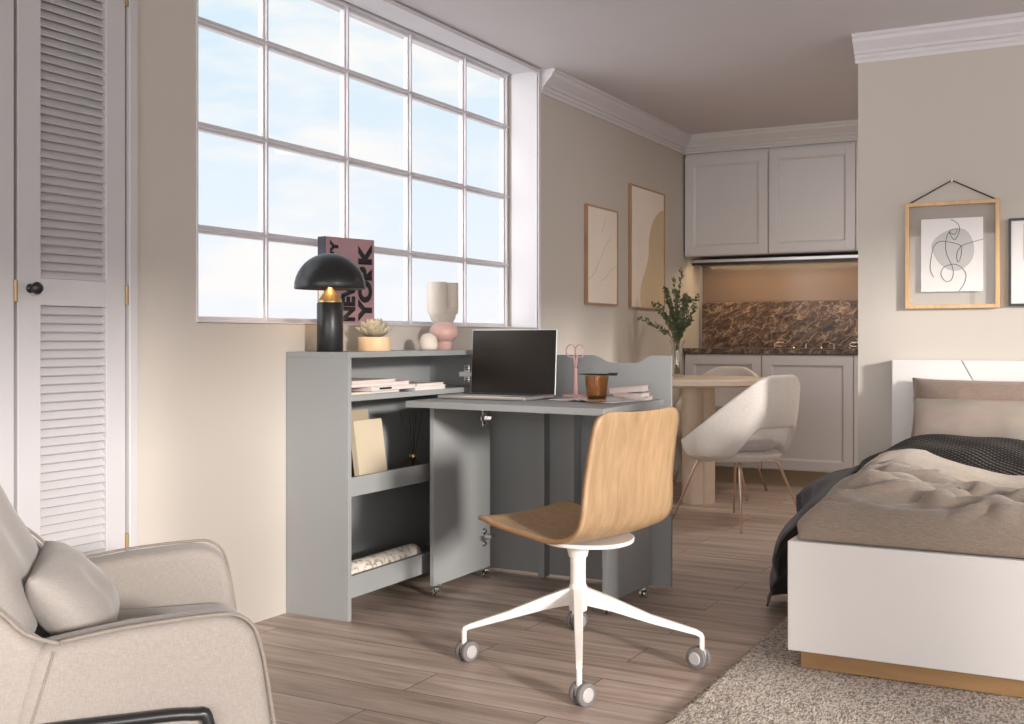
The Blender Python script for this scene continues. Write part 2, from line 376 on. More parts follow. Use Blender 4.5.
def lathe(bm, prof, seg=32, loc=(0, 0, 0), mat=None):
    """prof: list of (r, z)"""
    rings = []
    for r, z in prof:
        if r < 1e-5: rings.append([bm.verts.new((loc[0], loc[1], loc[2] + z))])
        else: rings.append([bm.verts.new((loc[0] + r * math.cos(2 * PI * i / seg), loc[1] + r * math.sin(2 * PI * i / seg), loc[2] + z)) for i in range(seg)])
    for a, b in zip(rings, rings[1:]):
        for i in range(seg):
            j = (i + 1) % seg
            if len(a) == 1 and len(b) == 1: continue
            if len(a) == 1: bm.faces.new((a[0], b[i], b[j]))
            elif len(b) == 1: bm.faces.new((a[i], a[j], b[0]))
            else: bm.faces.new((a[i], a[j], b[j], b[i]))
    for k in (0, -1):
        if len(rings[k]) > 1: bm.faces.new(rings[k])
    if mat is not None:
        for r in rings:
            for v in r: v.co = mat @ v.co
def tube(bm, pts, rad, seg=10, closed=False):
    P = [Vector(p) for p in pts]; n = len(P)
    rr = rad if isinstance(rad, (list, tuple)) else [rad] * n
    rings = []; up = None
    for i in range(n):
        if closed: d = P[(i + 1) % n] - P[i - 1]
        elif i == 0: d = P[1] - P[0]
        elif i == n - 1: d = P[-1] - P[-2]
        else: d = (P[i + 1] - P[i]).normalized() + (P[i] - P[i - 1]).normalized()
        d.normalize()
        if up is None:
            up = Vector((0, 0, 1)) if abs(d.z) < 0.9 else Vector((1, 0, 0))
        s = d.cross(up).normalized(); up = s.cross(d).normalized()
        rings.append([bm.verts.new(P[i] + (s * math.cos(2 * PI * k / seg) + up * math.sin(2 * PI * k / seg)) * rr[i]) for k in range(seg)])
    m = n if closed else n - 1
    for i in range(m):
        a, b = rings[i], rings[(i + 1) % n]
        for k in range(seg):
            bm.faces.new((a[k], a[(k + 1) % seg], b[(k + 1) % seg], b[k]))
    if not closed:
        bm.faces.new(rings[0]); bm.faces.new(list(reversed(rings[-1])))
def smooth_path(pts, n=8):
    P = [Vector(p) for p in pts]; out = []
    for i in range(len(P) - 1):
        p0 = P[max(i - 1, 0)]; p1 = P[i]; p2 = P[i + 1]; p3 = P[min(i + 2, len(P) - 1)]
        for k in range(n):
            t = k / n
            out.append(0.5 * ((2 * p1) + (-p0 + p2) * t + (2 * p0 - 5 * p1 + 4 * p2 - p3) * t * t + (-p0 + 3 * p1 - 3 * p2 + p3) * t ** 3))
    out.append(P[-1]); return out
def grid(bm, fn, nu, nv, uv=False):
    V = [[bm.verts.new(fn(i / nu, j / nv)) for j in range(nv + 1)] for i in range(nu + 1)]
    L = bm.loops.layers.uv.verify() if uv else None
    for i in range(nu):
        for j in range(nv):
            f = bm.faces.new((V[i][j], V[i + 1][j], V[i + 1][j + 1], V[i][j + 1]))
            if uv:
                for l, (a, b) in zip(f.loops, ((i, j), (i + 1, j), (i + 1, j + 1), (i, j + 1))): l[L].uv = (3.0 * a / nu, b / nv)
    return V
def NB(): return bmesh.new()
def obj(name, bm, mat, parent=None, smooth=False, bevel=0.0, bseg=2, subsurf=0, solid=0.0, loc=None, base=True, soffset=-1):
    bmesh.ops.recalc_face_normals(bm, faces=bm.faces)
    me = bpy.data.meshes.new(name)
    off = Vector((0, 0, 0))
    if parent is None and loc is None and len(bm.verts):
        xs = [v.co.x for v in bm.verts]; ys = [v.co.y for v in bm.verts]; zs = [v.co.z for v in bm.verts]
        off = Vector(((min(xs) + max(xs)) / 2, (min(ys) + max(ys)) / 2, min(zs)))
        bmesh.ops.translate(bm, verts=bm.verts, vec=-off)
    bm.to_mesh(me); bm.free()
    me.materials.append(mat)
    if smooth:
        for p in me.polygons: p.use_smooth = True
    o = bpy.data.objects.new(name, me); C.objects.link(o)
    o.location = off if loc is None else loc
    if parent is not None: o.parent = parent
    if bevel > 0:
        b = o.modifiers.new('bevel', 'BEVEL'); b.width = bevel; b.segments = bseg; b.limit_method = 'ANGLE'; b.angle_limit = R(35)
        if smooth: b.harden_normals = False
    if solid:
        s = o.modifiers.new('solid', 'SOLIDIFY'); s.thickness = solid; s.offset = soffset
    if subsurf:
        s = o.modifiers.new('sub', 'SUBSURF'); s.levels = subsurf; s.render_levels = subsurf
    return o
def autosmooth(o, ang=40):
    me = o.data
    for p in me.polygons: p.use_smooth = True
    bm = bmesh.new(); bm.from_mesh(me)
    for e in bm.edges:
        if len(e.link_faces) == 2 and e.calc_face_angle(0) > R(ang): e.smooth = False
    bm.to_mesh(me); bm.free(); return o
def thing(name, label, cat, loc=(0, 0, 0), rz=0.0, group=None):
    o = bpy.data.objects.new(name, None); C.objects.link(o); o.empty_display_size = 0.1
    o.location = loc; o.rotation_euler = (0, 0, rz); o['label'] = label; o['category'] = cat
    if group: o['group'] = group
    return o
def tag(o, label, cat, group=None):
    o['label'] = label; o['category'] = cat
    if group: o['group'] = group
    return o
def struct(o): o['kind'] = 'structure'; return o
def bxo(name, x0, x1, y0, y1, z0, z1, mat, parent=None, bevel=0.0):
    bm = NB(); box(bm, x0, x1, y0, y1, z0, z1); return obj(name, bm, mat, parent, bevel=bevel)
def text_mesh(txt, size, depth, bold=0.0):
    cu = bpy.data.curves.new('t', 'FONT'); cu.body = txt; cu.size = size; cu.extrude = depth; cu.offset = bold
    o = bpy.data.objects.new('t', cu); C.objects.link(o)
    dg = bpy.context.evaluated_depsgraph_get(); ev = o.evaluated_get(dg)
    me = bpy.data.meshes.new_from_object(ev); bm = bmesh.new(); bm.from_mesh(me)
    bpy.data.objects.remove(o); bpy.data.meshes.remove(me)
    return bm

# ================================================================== THE ROOM
H = 2.41
XR = 5.2; YB = 5.38; YR = -4.0; YK = 7.8
struct(bxo('floor', -0.3, XR + 0.2, YR - 0.2, YK + 0.2, -0.1, 0.0, M['floor']))
struct(bxo('ceiling', -0.3, XR + 0.2, YR - 0.2, YK + 0.2, H, H + 0.15, M['ceiling']))
WY0, WY1, SILL = 2.736, 5.207, 1.052
bm = NB()
box(bm, -0.215, 0, WY0, WY1, 0, SILL)
box(bm, -0.215, 0, WY1, YK, 0, H)
box(bm, -0.215, 0, 2.47, WY0, 0, H)
box(bm, -0.215, -0.05, YR, 2.47, 0, H)
box(bm, -0.05, 0, YR, 0.9, 0, H)
box(bm, -0.05, 0, 0.9, 2.47, 2.30, H)
struct(obj('wall_left', bm, M['wall']))
bm = NB(); box(bm, -0.215, 3.2, YK, YK + 0.15, 0, H); struct(obj('wall_kitchen', bm, M['wall']))
bm = NB(); box(bm, 1.598, XR, YB, YB + 0.12, 0, H); box(bm, 3.1, 3.2, YB + 0.12, YK, 0, H)
struct(obj('wall_back', bm, M['wall']))
# right wall with tall windows, rear wall with a wide window (behind the camera)
RZ0, RZ1 = 0.22, 2.12
def wall_x(x0, x1, openings, y0, y1, z0, z1, mat):
    bm = NB(); y = y0
    for a, b in openings:
        box(bm, x0, x1, y, a, 0, H); box(bm, x0, x1, a, b, 0, z0); box(bm, x0, x1, a, b, z1, H); y = b
    box(bm, x0, x1, y, y1, 0, H)
    return obj('wall_right', bm, mat)
ops = [(-3.3, -1.95), (-1.5, -0.10), (0.04, 1.35), (1.75, 3.05), (3.2, 4.95)]
struct(wall_x(XR, XR + 0.2, ops, YR, YB + 0.12, RZ0, RZ1, M['wall']))
bm = NB()
box(bm, 0, 0.15, YR - 0.2, YR, 0, H); box(bm, 5.05, XR, YR - 0.2, YR, 0, H)
box(bm, 0.15, 5.05, YR - 0.2, YR, 0, 0.15); box(bm, 0.15, 5.05, YR - 0.2, YR, 2.33, H)
struct(obj('wall_rear', bm, M['wall']))
for k, (a, b) in enumerate(ops):
    w = bpy.data.objects.new('window_%d' % (k + 2), None); C.objects.link(w); w.location = (XR + 0.1, (a + b) / 2, RZ0); struct(w)
    bm = NB(); hw = (b - a) / 2; hh = RZ1 - RZ0
    for y in (-hw + 0.02, 0, hw - 0.02): box(bm, -0.03, 0.03, y - 0.025, y + 0.025, 0, hh)
    for z in (0.02, hh * 0.5, hh - 0.02): box(bm, -0.03, 0.03, -hw, hw, z - 0.02, z + 0.02)
    obj('window_frame', bm, M['trim'], w)
w = bpy.data.objects.new('window_7', None); C.objects.link(w); w.location = (2.6, YR - 0.1, 0.15); struct(w)
bm = NB()
for i in range(6): x = -2.45 + 0.98 * i; box(bm, x - 0.025, x + 0.025, -0.03, 0.03, 0, 2.18)
for z in (0.02, 1.1, 2.16): box(bm, -2.45, 2.45, -0.03, 0.03, z - 0.02, z + 0.02)
obj('window_frame', bm, M['trim'], w)

# main gridded window
w1 = bpy.data.objects.new('window_1', None); C.objects.link(w1); w1.location = (-0.195, 3.97, SILL); struct(w1)
def W(y, z): return (y - 3.97, z - SILL)
vy = [WY0 + 0.02, 3.285, 3.793, 4.27, 4.76, 5.187]
vz = [SILL + 0.005, 1.385, 1.748, 2.118, H - 0.015]
# all verticals share the same spacing to the left too
bm = NB()
for i, y in enumerate(vy):
    hw = 0.013 if 0 < i < 5 else 0.018
    a = y - 3.97
    box(bm, -0.013, 0.012, a - hw, a + hw, 0, H - SILL)
    box(bm, 0.012, 0.024, a - hw * 0.4, a + hw * 0.4, 0, H - SILL)
for j, z in enumerate(vz):
    hh = 0.015 if 0 < j < 4 else 0.02
    a = z - SILL
    box(bm, -0.014, 0.014, WY0 - 3.97, WY1 - 3.97, a - hh, a + hh)
    box(bm, 0.014, 0.027, WY0 - 3.97, WY1 - 3.97, a - hh * 0.35, a + hh * 0.35)
obj('window_frame', bm, M['trim'], w1, bevel=0.003)
bm = NB(); box(bm, -0.012, -0.008, WY0 - 3.97, WY1 - 3.97, 0, H - SILL)
obj('window_pane', bm, M['pane'], w1)
# painted reveal lining, right jamb, head and sill board
bm = NB()
box(bm, -0.155, 0.004, WY1 - 0.004, WY1 + 0.004, SILL, H)
box(bm, -0.155, 0.004, WY0 - 0.004, WY0 + 0.004, SILL, H)
box(bm, -0.155, 0.0, WY0, WY1, SILL - 0.004, SILL + 0.003)
box(bm, -0.155, 0.0, WY0, WY1, H - 0.012, H + 0.001)
box(bm, -0.012, 0.012, WY0, WY1, H - 0.024, H - 0.004)
box(bm, -0.004, 0.008, WY1 - 0.004, WY1 + 0.022, SILL - 0.01, H)
struct(obj('trim_1', bm, M['trim'], bevel=0.002))

# crown moulding profile (out, down)
CP = [(0, 0), (0.085, 0), (0.085, -0.014), (0.074, -0.020), (0.070, -0.036), (0.050, -0.056), (0.034, -0.070), (0.030, -0.082), (0.018, -0.086), (0.018, -0.100), (0.010, -0.108), (0.008, -0.122), (0, -0.122)]
bm = NB(); prism(bm, [(a, H + b) for a, b in CP], 'y', WY1 + 0.024, 7.45)
o = struct(obj('trim_2', bm, M['trim']))
bm = NB(); prism(bm, [(7.47 - a, H + b) for a, b in CP], 'x', 0.0, 1.598)
struct(obj('trim_3', bm, M['kitchen']))
bm = NB(); prism(bm, [(YB - a, H + b) for a, b in CP], 'x', 1.598 - 0.012, XR)
struct(obj('trim_4', bm, M['trim']))

# louvred closet doors
def closet_leaf(n, y0, y1, knob):
    d = bpy.data.objects.new('door_%d' % n, None); C.objects.link(d); d.location = (0, y0, 0); struct(d)
    wd = y1 - y0; a, b = 0.078, wd - 0.075
    bm = NB()
    box(bm, -0.035, 0.0, 0.003, a, 0.012, 2.29); box(bm, -0.035, 0.0, b, wd - 0.003, 0.012, 2.29)
    for z0, z1 in ((0.012, 0.22), (1.092, 1.168), (2.2, 2.29)): box(bm, -0.035, 0.0, a, b, z0, z1)
    obj('door_frame', bm, M['door'], d, bevel=0.002)
    bm = NB()
    for z0, z1 in ((0.22, 1.092), (1.168, 2.2)):
        n_ = round((z1 - z0) / 0.0248); p = (z1 - z0) / n_
        for i in range(n_):
            z = z0 + (i + 0.5) * p
            m = Matrix.Translation((-0.017, 0, z)) @ Matrix.Rotation(R(-38), 4, 'Y')
            box(bm, -0.0030, 0.0030, a, b, -0.0155, 0.0155, m)
    obj('louvre_slats', bm, M['door'], d)
    if knob:
        bm = NB(); m = Matrix.Translation((0, 0.042, 1.138)) @ Matrix.Rotation(R(90), 4, 'Y')
        lathe(bm, [(0.013, 0), (0.013, 0.004), (0.006, 0.006), (0.006, 0.016), (0.015, 0.022), (0.018, 0.030), (0.014, 0.038), (0, 0.040)], 20, mat=m)
        obj('door_knob', bm, M['black'], d, smooth=True)
    for z in (0.375, 1.13, 2.04):
        bm = NB(); lathe(bm, [(0.0055, -0.03), (0.0055, 0.03)], 10, (0.003, wd, z)); obj('door_hinge', bm, M['hingebrass'], d)
closet_leaf(1, 2.052, 2.437, True)
closet_leaf(2, 1.667, 2.046, False)
closet_leaf(3, 1.282, 1.661, True)
closet_leaf(4, 0.90, 1.276, False)
bm = NB(); box(bm, -0.05, 0.012, 2.441, 2.475, 0, H); struct(obj('trim_5', bm, M['door'], bevel=0.003))
bm = NB(); box(bm, -0.05, -0.045, 0.9, 2.441, 0, 2.3); struct(obj('closet_shade_sheet', bm, M['gap']))  # near-black sheet, painted shade of the closet behind the slats

# far skyline, its haze painted into the pale facade colour
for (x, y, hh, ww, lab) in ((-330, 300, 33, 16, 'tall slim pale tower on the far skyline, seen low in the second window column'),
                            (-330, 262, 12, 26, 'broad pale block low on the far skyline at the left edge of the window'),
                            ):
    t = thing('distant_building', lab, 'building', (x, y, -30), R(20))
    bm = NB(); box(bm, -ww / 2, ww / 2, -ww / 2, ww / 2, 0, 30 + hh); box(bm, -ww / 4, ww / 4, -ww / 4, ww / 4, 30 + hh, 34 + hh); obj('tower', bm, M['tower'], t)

# ================================================================== KITCHEN
YF = 7.45
def shaker(name, parent, x0, x1, z0, z1, yf):
    """a framed door: rails and stiles proud of a sunk panel, coordinates local"""
    bm = NB(); s = 0.062
    box(bm, x0, x0 + s, yf, yf + 0.02, z0, z1); box(bm, x1 - s, x1, yf, yf + 0.02, z0, z1)
    box(bm, x0 + s, x1 - s, yf, yf + 0.02, z0, z0 + s); box(bm, x0 + s, x1 - s, yf, yf + 0.02, z1 - s, z1)
    box(bm, x0 + s, x1 - s, yf + 0.0145, yf + 0.02, z0 + s, z1 - s)
    # sloped inner bead
    e = 0.014; d0 = yf; d1 = yf + 0.015
    prism(bm, [(x0 + s, d0), (x0 + s + e, d1), (x0 + s, d1)], 'z', z0 + s, z1 - s); prism(bm, [(x1 - s, d0), (x1 - s - e, d1), (x1 - s, d1)], 'z', z0 + s, z1 - s)
    prism(bm, [(d0, z0 + s), (d1, z0 + s + e), (d1, z0 + s)], 'x', x0 + s, x1 - s); prism(bm, [(d0, z1 - s), (d1, z1 - s - e), (d1, z1 - s)], 'x', x0 + s, x1 - s)
    return obj('door', bm, M['kitchen'], parent, bevel=0.0015)
def cabinet(name, label, x0, x1, z0, z1, dz0, dz1, y0=YF, y1=YK - 0.01):
    t = thing(name, label, 'cabinet', ((x0 + x1) / 2, y0, z0)); hw = (x1 - x0) / 2
    bm = NB(); box(bm, -hw, hw, 0.022, y1 - y0, 0, z1 - z0); obj('body', bm, M['kitchen'], t)
    shaker('door', t, -hw + 0.002, hw - 0.002, dz0 - z0, dz1 - z0, 0)
    return t
cabinet('wall_cabinet', 'pale grey framed wall cabinet nearest the corner with the pictures, above the splashback', 0.012, 0.602, 1.57, 2.285, 1.575, 2.262)
cabinet('wall_cabinet', 'pale grey framed wall cabinet next to the bedroom wall, above the splashback', 0.606, 1.178, 1.57, 2.285, 1.575, 2.268)
cabinet('base_cabinet', 'pale grey base cabinet partly hidden behind round table and vase', 0.012, 0.556, 0.11, 0.888, 0.118, 0.882)
cabinet('base_cabinet', 'pale grey base cabinet with full framed door right of the curved chair', 0.560, 1.164, 0.11, 0.888, 0.118, 0.882)
bm = NB(); box(bm, 1.182, 1.596, YF + 0.003, YF + 0.02, 1.57, 2.285); tag(obj('filler_panel', bm, M['kitchen']), 'narrow grey filler panel right of the wall cabinets', 'panel')
bm = NB(); box(bm, 1.168, 1.596, YF + 0.003, YF + 0.02, 0.11, 0.888); tag(obj('filler_panel', bm, M['kitchen']), 'narrow grey filler panel right of the base cabinets', 'panel')
bm = NB(); box(bm, 0.002, 1.596, YF + 0.05, YF + 0.07, 0.0, 0.105); struct(obj('baseboard_kitchen', bm, M['tanbook']))
bm = NB(); box(bm, 0.002, 1.596, YF - 0.012, YK - 0.03, 0.892, 0.928); tag(obj('countertop', bm, M['marble'], bevel=0.002), 'dark brown marble worktop along the kitchen base cabinets', 'countertop')
bm = NB(); box(bm, 0.03, 1.596, YK - 0.025, YK - 0.002, 0.93, 1.255); tag(obj('splashback', bm, M['marble']), 'veined brown marble splashback standing on the worktop', 'splashback')
bm = NB(); box(bm, 0.03, 1.596, YK - 0.014, YK - 0.002, 1.257, 1.568); tag(obj('splashback_glass', bm, M['glass_brown']), 'smooth bronze brown wall panel above the marble, under the lit cabinets', 'panel')
t = thing('cooker_hood', 'slim metal and black hood visor under the wall cabinets with warm light', 'cooker hood', (0.8, YK - 0.16, 1.512))
bm = NB(); box(bm, -0.76, 0.76, -0.10, 0.14, 0.012, 0.038); obj('body', bm, M['alu'], t, bevel=0.002)
bm = NB(); box(bm, -0.76, 0.76, -0.115, -0.10, -0.002, 0.016); obj('front_rail', bm, M['black'], t)
bm = NB(); box(bm, -0.76, 0.76, -0.06, -0.03, 0.004, 0.0115); obj('light_strip', bm, M['led'], t)
ad = bpy.data.lights.new('cabinet_light', 'AREA'); ad.shape = 'RECTANGLE'; ad.size = 1.0; ad.size_y = 0.03; ad.energy = 2.2; ad.color = (1.0, 0.70, 0.42)
ao = bpy.data.objects.new('cabinet_light', ad); C.objects.link(ao); ao.location = (0.68, YK - 0.20, 1.508)
t = thing('kitchen_fill_fixture', 'added round fill fixture over the kitchen, unseen behind the bedroom wall', 'added fill light', (2.2, 6.35, H - 0.05))  # fixture added out of view to brighten the kitchen
bm = NB(); lathe(bm, [(0, 0.05), (0.19, 0.05), (0.19, 0.008), (0.175, 0.0), (0.17, 0.02), (0, 0.02)], 40); obj('housing', bm, M['white'], t)
bm = NB(); lathe(bm, [(0, 0.012), (0.168, 0.012), (0.168, 0.018), (0, 0.018)], 40); obj('diffuser', bm, M['diffuser'], t)
ad = bpy.data.lights.new('kitchen_fill', 'AREA'); ad.shape = 'DISK'; ad.size = 0.34; ad.energy = 15.0; ad.color = (1.0, 0.92, 0.84)  # added fill for the kitchen fronts and dining corner
ao = bpy.data.objects.new('kitchen_fill', ad); C.objects.link(ao); ao.location = (2.2, 6.35, H - 0.052)
# small metal fittings at the foot of the marble
def fitting(x, kind, lab):
    bm = NB(); y = YK - 0.045
    if kind == 0:
        box(bm, x, x + 0.012, y, y + 0.012, 0.94, 0.975); box(bm, x, x + 0.07, y, y + 0.012, 0.964, 0.975); box(bm, x, x + 0.05, y, y + 0.012, 0.94, 0.948)
        box(bm, x, x + 0.01, y, y + 0.02, 0.928, 0.945)
    else:
        tube(bm, [(x, y, 0.930), (x, y, 0.955), (x + 0.012, y, 0.970), (x + 0.05, y, 0.972), (x + 0.062, y, 0.958)], 0.006, 8)
        lathe(bm, [(0.008, 0), (0.008, 0.03), (0, 0.034)], 10, (x + 0.085, y, 0.929))
        lathe(bm, [(0.011, 0), (0.006, 0.008), (0.006, 0.012)], 10, (x, y, 0.929))
    tag(obj('metal_fitting', bm, M['hardware']), lab, 'fitting')
fitting(0.56, 0, 'small bright metal bracket at the foot of the marble splashback, left end')
fitting(0.70, 1, 'small curved metal tap left of centre at the foot of the splashback')
fitting(0.89, 1, 'small curved metal tap in the middle right at the foot of the splashback')
fitting(1.075, 0, 'small bright metal bracket next to the bedroom wall corner on the worktop')

# ================================================================== PICTURES
def framed(name, lab, y0, y1, z0, z1, fmat, depth=0.022):
    t = thing(name, lab, 'picture', (0.0, (y0 + y1) / 2, z0)); hw = (y1 - y0) / 2; hh = z1 - z0; s = 0.010
    bm = NB()
    box(bm, 0.001, depth, -hw, -hw + s, 0, hh); box(bm, 0.001, depth, hw - s, hw, 0, hh)
    box(bm, 0.001, depth, -hw + s, hw - s, 0, s); box(bm, 0.001, depth, -hw + s, hw - s, hh - s, hh)
    obj('frame', bm, fmat, t)
    bm = NB(); box(bm, 0.001, depth - 0.006, -hw + s, hw - s, s, hh - s); obj('print', bm, M['artcream'], t)
    return t, hw, hh, depth - 0.006
t, hw, hh, d = framed('framed_print', 'narrower framed pale print with faint lines, nearer the window', 5.786, 6.236, 1.194, 1.765, M['walnut_frame'])
bm = NB()
for pts in ([(-0.20, 0.14), (-0.12, 0.18), (-0.02, 0.28), (0.06, 0.36), (0.12, 0.40)], [(-0.04, 0.14), (0.04, 0.16), (0.12, 0.21), (0.2, 0.24)], [(-0.02, 0.42), (0.02, 0.46), (0.04, 0.52)]):
    tube(bm, smooth_path([(d + 0.0004, a, b) for a, b in pts], 6), 0.0011, 5)
obj('drawn_lines', bm, M['artline'], t)
t, hw, hh, d = framed('framed_print', 'larger framed print with a wavy beige shape, nearer the kitchen cabinets', 6.442, 7.036, 1.186, 1.96, M['walnut_frame'])
edge = smooth_path([(-0.13, 0.012, 0), (-0.135, 0.12, 0), (-0.05, 0.24, 0), (0.01, 0.34, 0), (0.02, 0.46, 0), (0.10, 0.58, 0), (0.22, 0.65, 0), (0.286, 0.66, 0)], 6)
pts = [(v.x, v.y) for v in edge] + [(0.286, 0.012)]
bm = NB(); prism(bm, pts, 'x', d, d + 0.0012); obj('painted_shape', bm, M['artbeige'], t)

# oak frame hung by a cord on the bedroom wall
t = thing('hanging_picture_frame', 'light oak floating frame hung from a dark cord, with a line drawing', 'picture', (2.012, YB, 1.134))
hw, hh, s = 0.199, 0.483, 0.017
bm = NB()
box(bm, -hw, -hw + s, -0.024, -0.002, 0, hh); box(bm, hw - s, hw, -0.024, -0.002, 0, hh)
box(bm, -hw + s, hw - s, -0.024, -0.002, 0, s); box(bm, -hw + s, hw - s, -0.024, -0.002, hh - s, hh)
obj('frame', bm, M['oak_frame'], t, bevel=0.001)
bm = NB(); box(bm, -hw + s, hw - s, -0.013, -0.011, s, hh - s); obj('glass', bm, M['frameglass'], t)
bm = NB(); box(bm, -0.131, 0.131, -0.0155, -0.0135, 0.076, 0.406); pr_ = obj('print', bm, M['printpaper'], t)
def K(px, py):      # zoomed print coordinates -> local
    return (-0.131 + (px - 155) / 298 * 0.262, -0.0162, 0.076 + (590 - py) / 355 * 0.33)
blob = smooth_path([K(*q) for q in [(225, 330), (270, 300), (340, 285), (385, 310), (410, 375), (400, 440), (350, 485), (290, 485), (235, 440), (205, 370), (225, 330)]], 6)
bm = NB(); prism(bm, [(v.x, v.z) for v in blob[:-1]], 'y', -0.0155, -0.0160); obj('grey_shape', bm, M['artgrey'], pr_)
bm = NB()
L1 = [(218, 520), (200, 480), (205, 420), (220, 365), (255, 345), (310, 355), (350, 375), (345, 430), (333, 448), (328, 410), (350, 372), (400, 355), (453, 342)]
L2 = [(300, 240), (335, 265), (340, 300), (320, 340), (300, 320), (295, 295), (330, 288), (318, 315), (290, 305), (275, 350), (280, 410), (310, 480), (305, 530), (275, 540), (252, 505), (270, 470), (325, 460), (370, 500), (365, 550), (340, 588)]
for L in (L1, L2): tube(bm, smooth_path([K(*q) for q in L], 5), 0.0011, 5)
obj('drawn_line', bm, M['blackink'], pr_)
bm = NB(); tube(bm, [(-hw + 0.012, -0.012, hh - 0.004), (0.0, -0.008, hh + 0.095), (hw - 0.012, -0.012, hh - 0.004)], 0.0032, 8); obj('cord', bm, M['cord'], t)
bm = NB(); box(bm, -0.004, 0.004, -0.014, -0.001, hh + 0.088, hh + 0.1); obj('nail', bm, M['chrome'], t)
t = thing('black_picture_frame', 'thin black picture frame on the right edge of the bedroom wall', 'picture', (2.447, YB, 1.141))
hw, hh, s = 0.2, 0.385, 0.010
bm = NB()
box(bm, -hw, -hw + s, -0.022, -0.002, 0, hh); box(bm, hw - s, hw, -0.022, -0.002, 0, hh); box(bm, -hw + s, hw - s, -0.022, -0.002, 0, s); box(bm, -hw + s, hw - s, -0.022, -0.002, hh - s, hh)
obj('frame', bm, M['black'], t)
bm = NB(); box(bm, -hw + s, hw - s, -0.012, -0.004, s, hh - s); obj('print', bm, M['printpaper'], t)
bm = NB(); box(bm, -0.14, 0.14, -0.0128, -0.012, 0.2, 0.36); obj('tan_panel', bm, M['tanbook'], t)

# ================================================================== BOOKCASE
BX, BY0, BY1, BH = 0.28, 3.183, 4.155, 0.95
t = thing('bookcase', 'grey shallow bookcase under the window with lamp on top', 'bookcase', (0.0, BY0, 0.0))
G = M['grey']; LY = BY1 - BY0
bm = NB(); box(bm, 0.002, BX, 0, 0.02, 0.0, BH - 0.02); obj('side_panel', bm, G, t, bevel=0.001)
bm = NB(); box(bm, 0.002, BX, LY - 0.02, LY, 0.0, BH - 0.02); obj('side_panel', bm, G, t, bevel=0.001)
bm = NB(); box(bm, 0.002, BX, 0, LY, BH - 0.02, BH); obj('top_panel', bm, G, t, bevel=0.001)
bm = NB(); box(bm, 0.002, 0.012, 0.02, LY - 0.02, 0.06, BH - 0.02); obj('back_panel', bm, G, t)
for z in (0.775,):
    bm = NB(); box(bm, 0.012, BX - 0.004, 0.02, LY - 0.02, z, z + 0.02); obj('shelf', bm, G, t, bevel=0.001)
for z, lip in ((0.437, 0.068), (0.078, 0.078)):
    bm = NB(); box(bm, 0.012, BX - 0.018, 0.02, LY - 0.02, z, z + 0.016); obj('shelf', bm, G, t)
    bm = NB(); box(bm, BX - 0.018, BX - 0.002, 0.02, LY - 0.02, z, z + lip); obj('shelf_lip', bm, G, t, bevel=0.001)
def hinge(parent, loc, mat4, name='hinge'):
    """cup hinge: cross plate with arm; local plate lies in its XZ plane"""
    bm = NB()
    T = Matrix.Translation(loc) @ mat4 @ Matrix.Scale(1.25, 4)
    box(bm, -0.010, 0.010, -0.005, 0.0, -0.030, 0.030, T)
    box(bm, -0.028, 0.026, -0.009, -0.003, -0.009, 0.009, T)
    lathe(bm, [(0.007, 0), (0.007, 0.012), (0, 0.013)], 10, mat=T @ Matrix.Translation((0, 0, 0.02)) @ Matrix.Rotation(R(90), 4, 'X'))
    lathe(bm, [(0.007, 0), (0.007, 0.012), (0, 0.013)], 10, mat=T @ Matrix.Translation((0, 0, -0.02)) @ Matrix.Rotation(R(90), 4, 'X'))
    box(bm, 0.016, 0.040, -0.022, -0.004, -0.006, 0.006, T)
    return obj(name, bm, M['chrome'], parent, bevel=0.001)
hinge(t, (0.205, LY - 0.02, 0.845), Matrix.Identity(4))

# the swung-open front door of the bookcase, with a wavy cut-out along its top
bm = NB()
DX0, DX1, DT = 0.286, 1.110, 0.930
def ease(a): return a * a * (3 - 2 * a)
fine = []
for i in range(97):
    x = DX1 - (DX1 - DX0) * i / 96
    z = DT
    if 0.765 < x < 1.035:
        k = min((x - 0.765) / 0.085, (1.035 - x) / 0.075, 1.0); z = DT - 0.030 * ease(max(0, k))
    fine.append((x, z))
pts = [(DX0, 0.012), (DX1, 0.012)] + fine
t = thing('folding_door_panel', 'tall grey panel with a wavy notch along its top behind the laptop desk', 'panel', (0.70, 4.185, 0.0))
prism(bm, [(x - 0.70, z) for x, z in pts], 'y', 0.0, 0.018)
obj('panel', bm, G, t)
for x, wx, dy in ((0.545, 0.03, 0.05), (0.70, 0.02, 0.07)):
    bm = NB(); box(bm, x - 0.70, x - 0.70 + wx, -dy, 0.0, 0.006, 0.735); obj('rib', bm, G, t, bevel=0.001)

# desk on small castors
t = thing('folding_desk', 'grey pull-out desk on small castors standing against the bookcase', 'desk', (0.72, 3.85, 0.0))
def DL(x, y): return (x - 0.72, y - 3.85)
A, B_, C_, D_ = DL(0.293, 3.525), DL(1.145, 3.44), DL(1.113, 4.10), DL(0.293, 4.14)
bm = NB(); prism(bm, [A, B_, C_, D_], 'z', 0.738, 0.762); obj('desktop', bm, G, t, bevel=0.0015)
def leg_panel(x0, y0, x1, y1, th):
    d = (Vector((x1, y1)) - Vector((x0, y0))).normalized(); n = Vector((d.y, -d.x)) * th / 2
    bm = NB(); p = [Vector((x0, y0)) + n, Vector((x1, y1)) + n, Vector((x1, y1)) - n, Vector((x0, y0)) - n]
    prism(bm, [DL(q.x, q.y) for q in p], 'z', 0.045, 0.738); return obj('side_panel', bm, G, t, bevel=0.001)
leg_panel(0.345, 3.63, 0.345, 4.07, 0.018)
leg_panel(1.040, 3.69, 1.060, 4.06, 0.018)
